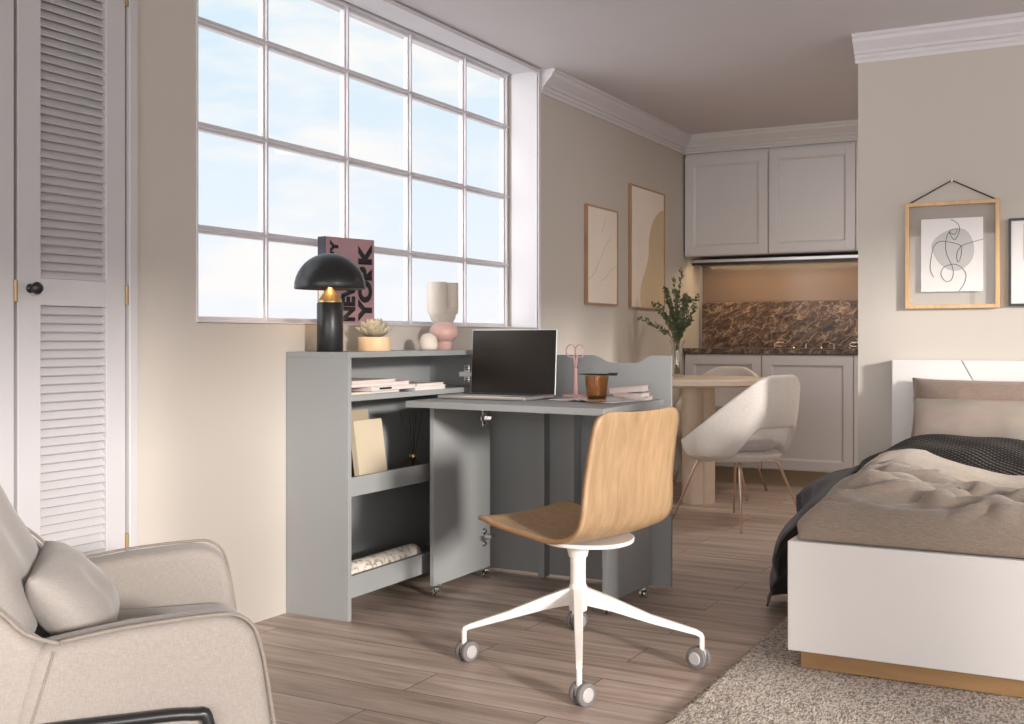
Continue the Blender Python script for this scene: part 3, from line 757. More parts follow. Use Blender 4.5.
def small_castor(x, y):
    x, y = DL(x, y)
    bm = NB(); lathe(bm, [(0.010, 0.030), (0.010, 0.045)], 10, (x, y, 0)); box(bm, x - 0.014, x + 0.014, y - 0.012, y + 0.012, 0.036, 0.045)
    c = obj('castor', bm, M['chrome'], t)
    bm = NB()
    for s in (-1, 1):
        m = Matrix.Translation((x + s * 0.008, y - 0.008, 0.017)) @ Matrix.Rotation(R(90), 4, 'Y')
        lathe(bm, [(0.010, -0.006), (0.017, -0.004), (0.017, 0.004), (0.010, 0.006)], 16, mat=m)
    obj('wheel', bm, M['chrome'], c, smooth=False)
for x, y in ((0.352, 3.66), (0.352, 4.05), (1.046, 3.72), (1.060, 4.03)): small_castor(x, y)
for z in (0.668, 0.175):
    hinge(t, (0.354 - 0.72, 4.01 - 3.85, z), Matrix.Rotation(R(90), 4, 'Z'))

# ================================================================== THINGS ON AND IN THE BOOKCASE
# mushroom lamp
t = thing('table_lamp', 'black dome table lamp, lit, on the bookcase end beside a book', 'lamp', (0.13, 3.275, BH))
bm = NB(); lathe(bm, [(0.0, 0.0), (0.046, 0.0), (0.048, 0.003), (0.048, 0.176), (0.045, 0.180), (0.0, 0.180)], 40); autosmooth(obj('base', bm, M['black'], t))
bm = NB(); lathe(bm, [(0.043, 0.180), (0.042, 0.190), (0.022, 0.216), (0.008, 0.236), (0.006, 0.245)], 32); autosmooth(obj('brass_cone', bm, M['brass'], t))
dome = [(0.128, 0.229)] + [(0.130 * math.cos(a), 0.232 + 0.128 * math.sin(a)) for a in [R(x) for x in range(0, 90, 9)]] + [(0.0, 0.360)]
inner = [(0.0, 0.355)] + [(0.126 * math.cos(a), 0.232 + 0.123 * math.sin(a)) for a in [R(x) for x in range(81, -1, -9)]]
bm = NB(); lathe(bm, dome, 48); autosmooth(obj('lamp_shade', bm, M['black'], t), 60)
# (open underside: lathe caps the rim, so the dome is built from an open shell instead)
sh = [o for o in bpy.data.objects if o.name.startswith('lamp_shade')][-1]
bm = bmesh.new(); 
prof = dome + inner
rings = []
seg = 48
for r, z in prof:
    rings.append([bm.verts.new((0, 0, z))] if r < 1e-5 else [bm.verts.new((r * math.cos(2 * PI * i / seg), r * math.sin(2 * PI * i / seg), z)) for i in range(seg)])
for a, b in zip(rings, rings[1:] + rings[:1]):
    for i in range(seg):
        j = (i + 1) % seg
        if len(a) == 1 and len(b) == 1: break
        if len(a) == 1: bm.faces.new((a[0], b[i], b[j]))
        elif len(b) == 1: bm.faces.new((a[i], a[j], b[0]))
        else: bm.faces.new((a[i], a[j], b[j], b[i]))
bmesh.ops.recalc_face_normals(bm, faces=bm.faces)
bm.to_mesh(sh.data); bm.free()
for p in sh.data.polygons: p.use_smooth = True
bm = NB(); lathe(bm, [(0, 0.243), (0.016, 0.249), (0.022, 0.265), (0.016, 0.281), (0, 0.287)], 16); obj('bulb', bm, M['glow'], t, smooth=True)

# pink book leaning on the window sill
BW, BHh, BT = 0.25, 0.345, 0.046
t = thing('standing_book', 'mauve hardback book with huge black lettering, upright on the sill behind lamp', 'book', (-0.085, 3.64, SILL + 0.003))
t.rotation_euler = (0, 0, R(-14))
# local: width along y, thickness along x, cover faces +x
bm = NB()
box(bm, BT - 0.003, BT, -BW / 2, BW / 2, 0, BHh); box(bm, 0, 0.003, -BW / 2, BW / 2, 0, BHh)
obj('cover', bm, M['mauve'], t, bevel=0.0008)
bm = NB(); box(bm, 0.0, BT, -BW / 2 - 0.003, -BW / 2, 0, BHh); obj('spine', bm, M['navy'], t)
bm = NB(); box(bm, 0.006, BT - 0.006, -BW / 2 - 0.0036, -BW / 2 - 0.003, 0.02, 0.16); box(bm, 0.008, BT - 0.008, -BW / 2 - 0.0036, -BW / 2 - 0.003, 0.19, 0.27); obj('spine_label', bm, M['paperpages'], t)
bm = NB(); box(bm, 0.003, BT - 0.003, -BW / 2, BW / 2 - 0.004, 0.004, BHh - 0.004); obj('pages', bm, M['paperpages'], t)
def lettering(txt, size, y_base, z0, length=None, glyph_h=None):
    bm = text_mesh(txt, 1.0, 0.0, 0.06)
    xs = [v.co.x for v in bm.verts]; ys = [v.co.y for v in bm.verts]
    sx = length / (max(xs) - min(xs)); sy = glyph_h / (max(ys) - min(ys)); mx = min(xs); my = min(ys)
    for v in bm.verts:      # reads from bottom to top: text x -> z, text y -> -y
        v.co = Vector((BT + 0.0006, y_base - (v.co.y - my) * sy, z0 + (v.co.x - mx) * sx))
    obj('cover_lettering', bm, M['blackink'], t, soffset=1, solid=0.0006)
lettering('YORK', 1, BW / 2 - 0.012, 0.012, 0.315, 0.074)
lettering('NEW', 1, BW / 2 - 0.100, 0.012, 0.185, 0.072)
lettering('BY', 1, -0.062, 0.255, 0.078, 0.042)

# succulent in a round birch pot
t = thing('potted_succulent', 'pale green succulent in a round light wooden pot on the bookcase', 'plant', (0.14, 3.54, BH))
bm = NB(); lathe(bm, [(0, 0), (0.060, 0), (0.062, 0.003), (0.062, 0.052), (0.060, 0.054), (0.055, 0.054), (0.053, 0.044), (0, 0.044)], 40); autosmooth(obj('pot', bm, M['potwood'], t))
bm = NB(); lathe(bm, [(0, 0.04), (0.053, 0.04), (0.053, 0.047), (0, 0.05)], 24); obj('soil', bm, M['soil'], t)
bm = NB()
rnd = random.Random(3)
k = 0
for ring, (cnt, ln, tilt, zb) in enumerate(((5, 0.052, 76, 0.066), (7, 0.066, 58, 0.060), (9, 0.074, 40, 0.056), (11, 0.078, 22, 0.052))):
    for i in range(cnt):
        a = 2 * PI * i / cnt + ring * 0.35 + rnd.uniform(-.08, .08)
        m = Matrix.Translation((0, 0, zb)) @ Matrix.Rotation(a, 4, 'Z') @ Matrix.Rotation(-R(tilt), 4, 'Y') @ Matrix.Translation((0.006, 0, 0))
        N = 7; rings = []
        for s in range(N + 1):
            q = s / N; wv = 0.023 * (math.sin(PI * min(1, q * 0.62 + 0.22))) * (1 if q < .75 else (1 - (q - .75) / .25) ** .6 if q < 1 else 0.02); th = wv * 0.42
            c = Vector((ln * q, 0, 0.010 * q * q))
            rings.append([bm.verts.new(m @ (c + Vector((0, wv * math.cos(b * PI / 3), th * math.sin(b * PI / 3) )))) for b in range(6)])
        for r0, r1 in zip(rings, rings[1:]):
            for b in range(6): bm.faces.new((r0[b], r0[(b + 1) % 6], r1[(b + 1) % 6], r1[b]))
        bm.faces.new(rings[0]); bm.faces.new(rings[-1])
obj('leaf_rosette', bm, M['succulent'], t, smooth=True)

# twin-cup cream vase on the sill
t = thing('cream_vase', 'matte cream vase with two upright cups, on the window sill', 'vase', (-0.09, 4.41, SILL + 0.003))
t.scale = (1.25, 1.35, 1.28)
bm = NB()
body = [(0, 0), (0.030, 0), (0.048, 0.008), (0.064, 0.026), (0.073, 0.050), (0.0745, 0.062), (0.070, 0.066), (0, 0.066)]
lathe(bm, body, 40)
for v in bm.verts: v.co.x *= 0.5
autosmooth(obj('bowl', bm, M['cream'], t))
for s in (-1, 1):
    bm = bmesh.new(); seg = 32
    prof = [(0.034, 0.045), (0.0365, 0.062), (0.036, 0.158), (0.032, 0.158), (0.030, 0.08)]
    rings = [[bm.verts.new((r * math.cos(2 * PI * i / seg), s * 0.038 + r * math.sin(2 * PI * i / seg), z)) for i in range(seg)] for r, z in prof]
    for a, b in zip(rings, rings[1:]):
        for i in range(seg): bm.faces.new((a[i], a[(i + 1) % seg], b[(i + 1) % seg], b[i]))
    bm.faces.new(rings[0]); bm.faces.new(rings[-1])
    autosmooth(obj('cup', bm, M['cream'], t))
# egg and ball vases on the bookcase
bm = NB(); lathe(bm, [(0, 0), (0.032, 0), (0.036, 0.004), (0.038, 0.028), (0.034, 0.048), (0.022, 0.062), (0.006, 0.068), (0, 0.068)], 32)
for v in bm.verts: v.co = v.co * 1.05 + Vector((0.15, 3.91, BH))
tag(obj('egg_vase', bm, M['cream'], smooth=True, subsurf=1), 'small white domed ornament beside the pink ball vase on bookcase', 'ornament')
t = thing('ball_vase', 'rose pink ball vase on a short cylindrical foot, on the bookcase', 'vase', (0.135, 4.055, BH))
t.scale = (1.1, 1.1, 1.08)
bm = NB(); lathe(bm, [(0, 0), (0.032, 0), (0.034, 0.003), (0.032, 0.040), (0, 0.040)], 32); autosmooth(obj('foot', bm, M['pink_ball'], t))
bm = NB(); lathe(bm, [(0.0, 0.026)] + [(0.056 * math.sin(R(a)), 0.068 - 0.044 * math.cos(R(a))) for a in range(20, 166, 10)] + [(0.012, 0.110), (0.010, 0.105), (0, 0.100)], 36); obj('ball', bm, M['pink_ball'], t, smooth=True)

# flat books and magazines on the top shelf
SH = 0.795
def flat_book(x0, x1, y0, y1, z, th, cmat, lab, rz=0.0):
    t = thing('flat_book', lab, 'book', ((x0 + x1) / 2, (y0 + y1) / 2, z), rz, 'books and magazines lying on the top shelf')
    hx, hy = (x1 - x0) / 2, (y1 - y0) / 2; c = min(0.002, th * 0.2)
    bm = NB(); box(bm, -hx, hx, -hy, hy, 0, c); box(bm, -hx, hx, -hy, hy, th - c, th); box(bm, -hx, hx, -hy - 0.001, -hy, 0, th); obj('cover', bm, cmat, t)
    bm = NB(); box(bm, -hx + 0.003, hx - 0.003, -hy, hy - 0.003, c, th - c); obj('pages', bm, M['paper'], t)
    return t
flat_book(0.035, 0.262, 3.225, 3.535, SH, 0.011, M['tanbook'], 'tan book at the bottom of the flat pile on top shelf')
t = flat_book(0.050, 0.268, 3.330, 3.640, SH + 0.011, 0.016, M['paper'], 'white book with dark spine print, second up in the shelf pile', R(2))
bm = NB(); box(bm, 0.1085, 0.1094, -0.10, -0.02, 0.004, 0.011); obj('spine_print', bm, M['blackink'], t)
flat_book(0.030, 0.262, 3.225, 3.600, SH + 0.027, 0.014, M['pink'], 'blush pink book third up in the pile on the top shelf', R(-1))
flat_book(0.040, 0.258, 3.222, 3.520, SH + 0.041, 0.010, M['cream'], 'cream notebook lying topmost in the pile on top shelf', R(3))
flat_book(0.060, 0.262, 3.650, 3.865, SH, 0.016, M['paper'], 'thick white magazine lying right of the pile on top shelf', R(-2))
flat_book(0.070, 0.258, 3.655, 3.860, SH + 0.016, 0.010, M['cream'], 'thin pale magazine lying on the thick white one on top shelf', R(1.5))

# books standing in the middle compartment
SM = 0.453
def standing(y0, wd, hgt, x, th, cmat, lab, tilt=8, rz=0.0):
    t = thing('upright_book', lab, 'book', (x, y0, SM), rz, 'books standing in the middle compartment')
    T = Matrix.Rotation(R(-tilt), 4, 'Y')
    bm = NB(); box(bm, 0, 0.002, 0, wd, 0, hgt, T); box(bm, th - 0.002, th, 0, wd, 0, hgt, T); box(bm, 0, th, -0.001, 0.001, 0, hgt, T); obj('cover', bm, cmat, t)
    bm = NB(); box(bm, 0.002, th - 0.002, 0.001, wd - 0.003, 0.003, hgt - 0.003, T); obj('pages', bm, M['paperpages'], t)
standing(3.345, 0.245, 0.268, 0.080, 0.025, M['tanbook'], 'taller tan book leaning at the back of the middle compartment', 7)
standing(3.300, 0.030, 0.255, 0.125, 0.035, M['tanbook'], 'narrow tan book at the side of the middle compartment', 4)
standing(3.385, 0.190, 0.235, 0.165, 0.022, M['beigebook'], 'beige book leaning in front of the taller tan book', 8, R(2))
# reed diffuser
t = thing('reed_diffuser', 'small glass reed diffuser with dark sticks in the middle compartment', 'diffuser', (0.17, 3.765, SM))
bm = NB(); lathe(bm, [(0, 0), (0.030, 0), (0.032, 0.004), (0.032, 0.045), (0.012, 0.058), (0.012, 0.075), (0.010, 0.075)], 24); autosmooth(obj('bottle', bm, M['amber'], t))
bm = NB(); lathe(bm, [(0, 0.004), (0.027, 0.004), (0.027, 0.028), (0, 0.028)], 20); obj('oil', bm, M['candle'], t)
bm = NB(); lathe(bm, [(0.013, 0.068), (0.015, 0.069), (0.015, 0.079), (0.013, 0.080)], 20); obj('collar', bm, M['brass'], t)
bm = NB()
for a, dx, dy in ((0, -0.03, -0.05), (1, 0.0, -0.03), (2, 0.02, -0.01), (3, -0.01, 0.02), (4, 0.01, 0.05)): tube(bm, [(dx * -0.1, dy * -0.1, 0.01), (dx, dy, 0.25)], 0.0017, 6)
obj('reeds', bm, M['reed'], t)
# rolled veined paper on the bottom shelf
t = thing('paper_roll', 'roll of veined white wrapping paper lying on the bottom shelf', 'paper roll', (0.205, 3.475, 0.094))
bm = NB(); m = Matrix.Translation((0, 0, 0.046)) @ Matrix.Rotation(R(-90), 4, 'X')
lathe(bm, [(0.046, -0.23), (0.046, 0.23)], 28, mat=m); autosmooth(obj('roll', bm, M['wrap'], t))
bm = NB(); tube(bm, [(0.042 * math.cos(a) * (1 - a / 30), 0.2305, 0.046 + 0.042 * math.sin(a) * (1 - a / 30)) for a in [k * 0.5 for k in range(34)]], 0.001, 5); obj('spiral_end', bm, M['tanbook'], t)

# ================================================================== THINGS ON THE DESK
DZ = 0.762
t = thing('laptop', 'open silver laptop with a dark screen on the grey desk', 'laptop', (0.520, 3.95, DZ), R(-1))
t.scale = (1.1, 1.0, 1.08)
LW = 0.178
bm = NB(); box(bm, -LW, LW, -0.245, 0, 0.002, 0.014); obj('keyboard_base', bm, M['alu'], t, bevel=0.003)
bm = NB()
for r_ in range(5):
    for c_ in range(13): box(bm, -0.145 + c_ * 0.0225, -0.126 + c_ * 0.0225, -0.118 + r_ * 0.0195, -0.102 + r_ * 0.0195, 0.0135, 0.0150)
obj('keys', bm, M['keys'], t)
bm = NB(); box(bm, -0.055, 0.055, -0.225, -0.145, 0.0138, 0.0144); obj('trackpad', bm, M['castergrey'], t)
T = Matrix.Translation((0, 0.004, 0.010)) @ Matrix.Rotation(R(-4), 4, 'X')
bm = NB(); box(bm, -LW, LW, 0, 0.006, 0, 0.243, T); lid = obj('lid', bm, M['alu'], t, bevel=0.002)
bm = NB(); box(bm, -LW + 0.003, LW - 0.003, -0.0012, 0.001, 0.004, 0.240, T); obj('screen_bezel', bm, M['black'], lid)
bm = NB(); box(bm, -LW + 0.010, LW - 0.010, -0.0022, 0.0, 0.014, 0.231, T); obj('screen', bm, M['screen'], lid)
bm = NB(); lathe(bm, [(0.006, -0.12), (0.006, 0.12)], 12, mat=Matrix.Translation((0, 0.004, 0.011)) @ Matrix.Rotation(R(90), 4, 'Y')); obj('hinge', bm, M['black'], t)

# open magazine / papers
t = thing('open_magazine', 'open white magazine under the amber glass on the desk', 'magazine', (0.93, 3.87, DZ), R(-16))
def page(s):
    def fn(u, v):
        x = s * u * 0.15; return (x, (v - 0.5) * 0.22, 0.003 + 0.008 * math.exp(-((u - 0.12) / 0.14) ** 2) * (1 if u > 0.0 else 0.3))
    bm = NB(); grid(bm, fn, 12, 4); return obj('page', bm, M['paper'], t, smooth=True, solid=0.0028, soffset=0)
page(-1); page(1)
# amber tumbler
t = thing('amber_glass', 'amber ribbed glass tumbler holding dark candle wax, on the magazine', 'glass', (0.990, 3.735, DZ + 0.0065))
t.scale = (0.92, 0.92, 1.0)
bm = bmesh.new(); seg = 48
prof = [(0.0, 0.0), (0.036, 0.0), (0.038, 0.003), (0.047, 0.094), (0.0445, 0.094), (0.036, 0.008), (0, 0.007)]
rings = []
for r, z in prof:
    rings.append([bm.verts.new((0, 0, z))] if r < 1e-5 else [bm.verts.new(((r + (0.0008 if i % 4 < 2 and r > 0.0365 else 0)) * math.cos(2 * PI * i / seg), (r + (0.0008 if i % 4 < 2 and r > 0.0365 else 0)) * math.sin(2 * PI * i / seg), z)) for i in range(seg)])
for a, b in zip(rings, rings[1:]):
    for i in range(seg):
        j = (i + 1) % seg
        if len(a) == 1: bm.faces.new((a[0], b[i], b[j]))
        elif len(b) == 1: bm.faces.new((a[i], a[j], b[0]))
        else: bm.faces.new((a[i], a[j], b[j], b[i]))
obj('tumbler', bm, M['amber'], t)
bm = NB(); lathe(bm, [(0, 0.008), (0.034, 0.008), (0.035, 0.018), (0, 0.018)], 24); obj('wax', bm, M['candle'], t)
# pink scissors standing upright with rings up, in a small stand
t = thing('scissors_stand', 'blush pink scissors standing ring-up in a slim pink holder', 'scissors', (0.750, 4.065, DZ))
t.scale = (1.1, 1.1, 1.12)
bm = NB(); box(bm, -0.040, 0.034, -0.028, 0.028, 0, 0.010); lathe(bm, [(0.011, 0.01), (0.008, 0.018), (0.007, 0.10), (0.008, 0.104)], 16); obj('holder', bm, M['pink'], t, bevel=0.002)
bm = NB()
for s in (-1, 1):
    cx_ = s * 0.018; tube(bm, [(cx_ + 0.019 * math.cos(a), 0.0, 0.166 + 0.023 * math.sin(a)) for a in [2 * PI * k / 24 for k in range(24)]], 0.0028, 8, closed=True)
    tube(bm, [(s * 0.006, 0, 0.146), (s * 0.003, 0, 0.12), (-s * 0.002, 0, 0.09)], [0.004, 0.004, 0.003], 8)
obj('handles', bm, M['pink'], t, smooth=True)
# pen
t = thing('pen', 'thin dark pen resting across the rim of the amber glass', 'pen', (0.990, 3.75, DZ + 0.1005))
bm = NB(); tube(bm, [(-0.085, 0.01, 0.004), (-0.05, 0.006, 0.004), (0.045, -0.004, 0.004), (0.075, -0.008, 0.006)], [0.0012, 0.0032, 0.0032, 0.0055], 8); obj('barrel', bm, M['black'], t)
bm = NB(); box(bm, 0.04, 0.080, -0.008, -0.003, 0.008, 0.011); obj('clip', bm, M['black'], t)
# small pink books stacked at the back of the desk
def pinkbook(loc, rz, wx, wy, th, mat, lab, tilt=0):
    t = thing('small_book', lab, 'book', loc, rz, 'small pink and white books stacked on the desk'); T = Matrix.Rotation(R(tilt), 4, 'Y')
    bm = NB(); box(bm, -wx / 2, wx / 2, -wy / 2, wy / 2, 0, 0.002, T); box(bm, -wx / 2, wx / 2, -wy / 2, wy / 2, th - 0.002, th, T); box(bm, -wx / 2, -wx / 2 + 0.002, -wy / 2, wy / 2, 0, th, T); obj('cover', bm, mat, t)
    bm = NB(); box(bm, -wx / 2 + 0.002, wx / 2 - 0.003, -wy / 2 + 0.003, wy / 2 - 0.003, 0.002, th - 0.002, T); obj('pages', bm, M['paper'], t)
pinkbook((1.015, 4.03, DZ), R(4), 0.13, 0.085, 0.012, M['pink'], 'pink notebook at the bottom of the small stack on desk')
pinkbook((1.005, 4.035, DZ + 0.012), R(-2), 0.12, 0.08, 0.014, M['paper'], 'white notebook in the middle of the small stack on desk')
pinkbook((0.995, 4.035, DZ + 0.0272), R(6), 0.135, 0.085, 0.022, M['pink'], 'thick pink notebook tilted on top of the small desk stack', -5)

# ================================================================== OFFICE CHAIR
t = thing('swivel_chair', 'oak plywood swivel chair on a white four-arm base with castors', 'chair', (1.219, 3.079, 0.0))
face = math.atan2(0.235, -0.972)
cp = math.cos; 
side = smooth_path([(0.218, 0, 0.444), (0.185, 0, 0.447), (0.13, 0, 0.434), (0.02, 0, 0.420), (-0.08, 0, 0.411), (-0.145, 0, 0.420), (-0.190, 0, 0.452), (-0.210, 0, 0.505), (-0.220, 0, 0.58), (-0.234, 0, 0.68), (-0.256, 0, 0.790)], 6)
n = len(side) - 1
def halfw(q):
    w0 = [0.200, 0.212, 0.220, 0.225, 0.226, 0.224, 0.219, 0.212, 0.204]
    x = q * (len(w0) - 1); i = min(int(x), len(w0) - 2); return w0[i] + (w0[i + 1] - w0[i]) * (x - i)
def shell(u, v):
    q = u; s = (v - 0.5) * 2
    # rounded corners at both free ends
    hwid = halfw(q); rc = 0.045
    i = q * n; k = min(int(i), n - 1); f = i - k
    p = side[k].lerp(side[k + 1], f)
    end = min(q, 1 - q) * 0.95       # approx metres from free end
    if end < rc: hwid -= rc - math.sqrt(max(0, rc * rc - (rc - end) ** 2))
    y = s * hwid
    up = min(1, max(0, (p.z - 0.43) / 0.15))
    dish = (s * s) * 0.014
    x = p.x + dish * up
    z = p.z + dish * (1 - up) * 0.8
    return (x, y, z)
bm = NB(); us = [0, .002, .006, .012, .02, .03] + [0.03 + 0.94 * i / 60 for i in range(1, 60)] + [.97, .98, .988, .994, .998, 1]
V = [[bm.verts.new(shell(u, j / 24)) for j in range(25)] for u in us]
for i in range(len(us) - 1):
    for j in range(24): bm.faces.new((V[i][j], V[i + 1][j], V[i + 1][j + 1], V[i][j + 1]))
rot = Matrix.Rotation(face, 4, 'Z')
for v in bm.verts: v.co = rot @ v.co + Vector((-0.010, -0.006, 0))
o = obj('seat_shell', bm, M['oak_v'], t, smooth=True, solid=0.013, soffset=0)
o.data.materials.append(M['oak_edge']); o.modifiers['solid'].material_offset_rim = 1
# white under-seat plate and column
bm = NB()
prism(bm, [(0.125 * math.cos(a), 0.15 * math.sin(a)) for a in [2 * PI * k / 32 for k in range(32)]], 'z', 0.385, 0.397)
for v in bm.verts: v.co.x = v.co.x - 0.045; v.co.z += 0.10 * max(0, abs(v.co.y) - 0.05) * 0.5
lathe(bm, [(0.028, 0.335), (0.034, 0.36), (0.055, 0.38), (0.10, 0.390)], 28)
for v in bm.verts: v.co = rot @ v.co
autosmooth(obj('seat_plate', bm, M['white'], t, bevel=0.003))
bm = NB(); lathe(bm, [(0.0, 0.19), (0.022, 0.19), (0.022, 0.25), (0.0235, 0.255), (0.0235, 0.318), (0.024, 0.32), (0.024, 0.34)], 28); autosmooth(obj('column', bm, M['white'], t))
bm = NB(); lathe(bm, [(0, 0.172), (0.027, 0.174), (0.029, 0.200), (0.028, 0.245), (0.024, 0.256)], 28); autosmooth(obj('hub', bm, M['white'], t))
ctr = Vector((1.219, 3.079))
for k, foot in enumerate(((0.886, 2.962), (1.556, 3.240), (1.374, 2.752), (1.030, 3.458))):
    f = Vector(foot) - ctr; L = f.length; a = math.atan2(f.y, f.x)
    T = Matrix.Rotation(a, 4, 'Z')
    bm = NB()
    sec = [(0.02, 0.245, 0.190, 0.016), (0.10, 0.214, 0.172, 0.0145), (0.22, 0.162, 0.136, 0.0125), (L - 0.018, 0.120, 0.102, 0.010), (L + 0.004, 0.108, 0.090, 0.009)]
    rings = []
    for x, zt, zb, w_ in sec:
        rings.append([bm.verts.new(T @ Vector(p)) for p in ((x, -w_, zt), (x, w_, zt), (x, w_ * .7, zb), (x, -w_ * .7, zb))])
    for r0, r1 in zip(rings, rings[1:]):
        for b in range(4): bm.faces.new((r0[b], r0[(b + 1) % 4], r1[(b + 1) % 4], r1[b]))
    bm.faces.new(rings[0]); bm.faces.new(rings[-1])
    lathe(bm, [(0.008, 0.056), (0.008, 0.100)], 12, (f.x, f.y, 0))
    leg = obj('base_arm', bm, M['white'], t, bevel=0.003)
    # castor
    ca = [R(-20), R(78), R(-22), R(-24)][k]
    Tc = Matrix.Translation((f.x, f.y, 0)) @ Matrix.Rotation(ca, 4, 'Z')
    bm = NB()
    for s in (-1, 1):
        m = Tc @ Matrix.Translation((s * 0.014, 0.012, 0.033)) @ Matrix.Rotation(R(90), 4, 'Y')
        lathe(bm, [(0.024, -0.009), (0.031, -0.007), (0.033, -0.003), (0.033, 0.003), (0.031, 0.007), (0.024, 0.009)], 28, mat=m)
    w_ = autosmooth(obj('castor_wheels', bm, M['rubber'], leg))
    bm = NB()
    for s in (-1, 1):
        m = Tc @ Matrix.Translation((s * 0.0230, 0.012, 0.033)) @ Matrix.Rotation(R(90), 4, 'Y')
        lathe(bm, [(0.020, -0.002), (0.020, 0.001), (0.016, 0.003), (0, 0.003)] if s > 0 else [(0, -0.003), (0.016, -0.003), (0.020, -0.001), (0.020, 0.002)], 24, mat=m)
    box(bm, -0.006, 0.006, -0.012, 0.030, 0.030, 0.056, Tc); lathe(bm, [(0.011, 0.045), (0.011, 0.058)], 12, mat=Tc)
    obj('castor_cap', bm, M['castergrey'], leg)

# ================================================================== DINING TABLE AND CHAIRS
t = thing('dining_table', 'round travertine dining table on a clustered column pedestal', 'table', (0.440, 6.50, 0.0))
bm = NB(); lathe(bm, [(0, 0.716), (0.400, 0.716), (0.42, 0.726), (0.42, 0.752), (0.413, 0.760), (0, 0.760)], 72); autosmooth(obj('tabletop', bm, M['table'], t))
bm = NB()
for dx, dy, r in ((-0.03, -0.03, 0.066), (0.03, 0.03, 0.058), (-0.045, 0.05, 0.055)): lathe(bm, [(r, 0.0), (r, 0.716)], 36, (dx, dy, 0))
autosmooth(obj('pedestal', bm, M['table'], t))

def curved_chair(loc, rz, label):
    t = thing('dining_chair', label, 'chair', loc, rz, None)
    # local: faces +x ; shell wraps round the back
    def sm(a, b, x): x = min(1, max(0, (x - a) / (b - a))); return x * x * (3 - 2 * x)
    PH = R(128)
    def top(ph):
        a = abs(ph) / PH; return 0.455 + 0.355 * (1 - sm(0.10, 1.0, a) ** 0.80)
    def bot(ph):
        a = abs(ph) / PH; return 0.375 + 0.155 * (1 - sm(0.18, 0.42, a))
    def surf(u, v):
        ph = (u - 0.5) * 2 * PH; zt, zb = top(ph), bot(ph)
        z = zb + (zt - zb) * v
        hh = (z - 0.36)
        rx = 0.235 + 0.17 * hh + 0.02 * math.sin(PI * min(1, max(0, hh / 0.42)))
        ry = 0.262 + 0.10 * hh
        x = -math.cos(ph) * rx + 0.01; y = math.sin(ph) * ry
        if z < 0.43: k = (0.43 - z) / 0.06; x *= 1 - 0.10 * k * k; y *= 1 - 0.10 * k * k
        return (x, y, z)
    bm = NB(); grid(bm, surf, 64, 12)
    for v in bm.verts: v.co.x *= 1.06; v.co.y *= 1.06
    o = obj('backrest_shell', bm, M['velvet'], t, smooth=True, solid=0.034, subsurf=1, soffset=0)
    bm = NB()
    def pad(rx, ry, z0, z1, cx_=0.01):
        pr = [(0.0, z0), (0.75, z0), (0.93, z0 + (z1 - z0) * .15), (1.0, z0 + (z1 - z0) * .5), (0.95, z0 + (z1 - z0) * .82), (0.7, z1), (0.0, z1 + 0.006)]
        lathe(bm, pr, 40)
        for v in bm.verts: v.co.x = v.co.x * rx + cx_; v.co.y *= ry
    pad(0.235, 0.255, 0.345, 0.400); obj('seat_base', bm, M['velvet'], t, smooth=True)
    bm = NB(); pad(0.218, 0.215, 0.395, 0.465, 0.02); obj('seat_cushion', bm, M['velvet_in'], t, smooth=True)
    for sx, sy in ((1, 1), (1, -1), (-1, 1), (-1, -1)):
        bm = NB(); tube(bm, [(sx * 0.03, sy * 0.03, 0.338), (sx * 0.135, sy * 0.135, 0.338), (sx * 0.150, sy * 0.150, 0.328), (sx * 0.158, sy * 0.158, 0.31), (sx * 0.25, sy * 0.25, 0.0)], [0.008, 0.008, 0.008, 0.008, 0.006], 10)
        obj('leg', bm, M['rose'], t, smooth=True)
    bm = NB(); lathe(bm, [(0.05, 0.336), (0.05, 0.348)], 20); obj('swivel_plate', bm, M['rose'], t)
    return t
curved_chair((0.862, 5.896, 0), math.atan2(0.42, -0.90), 'pale velvet tub chair with open back and copper legs, in front of table')
curved_chair((0.42, 6.95, 0), R(-88), 'pale velvet tub chair behind the round table by the kitchen cabinets')

# vase with leafy branches
t = thing('vase_with_branches', 'clear glass vase of leafy green branches on the round table', 'vase', (0.29, 6.53, 0.76))
bm = bmesh.new(); seg = 32
prof = [(0.0, 0.0), (0.036, 0.0), (0.044, 0.03), (0.045, 0.08), (0.034, 0.15), (0.034, 0.19), (0.050, 0.225), (0.047, 0.225), (0.031, 0.19), (0.031, 0.15), (0.041, 0.08), (0.040, 0.03), (0.0, 0.012)]
rings = []
for r, z in prof: rings.append([bm.verts.new((0, 0, z))] if r < 1e-5 else [bm.verts.new((r * math.cos(2 * PI * i / seg), r * math.sin(2 * PI * i / seg), z)) for i in range(seg)])
for a, b in zip(rings, rings[1:]):
    for i in range(seg):
        j = (i + 1) % seg
        if len(a) == 1: bm.faces.new((a[0], b[i], b[j]))
        elif len(b) == 1: bm.faces.new((a[i], a[j], b[0]))
        else: bm.faces.new((a[i], a[j], b[j], b[i]))
obj('glass', bm, M['clear'], t, smooth=True)
rnd = random.Random(11)
bms, bml = NB(), NB()
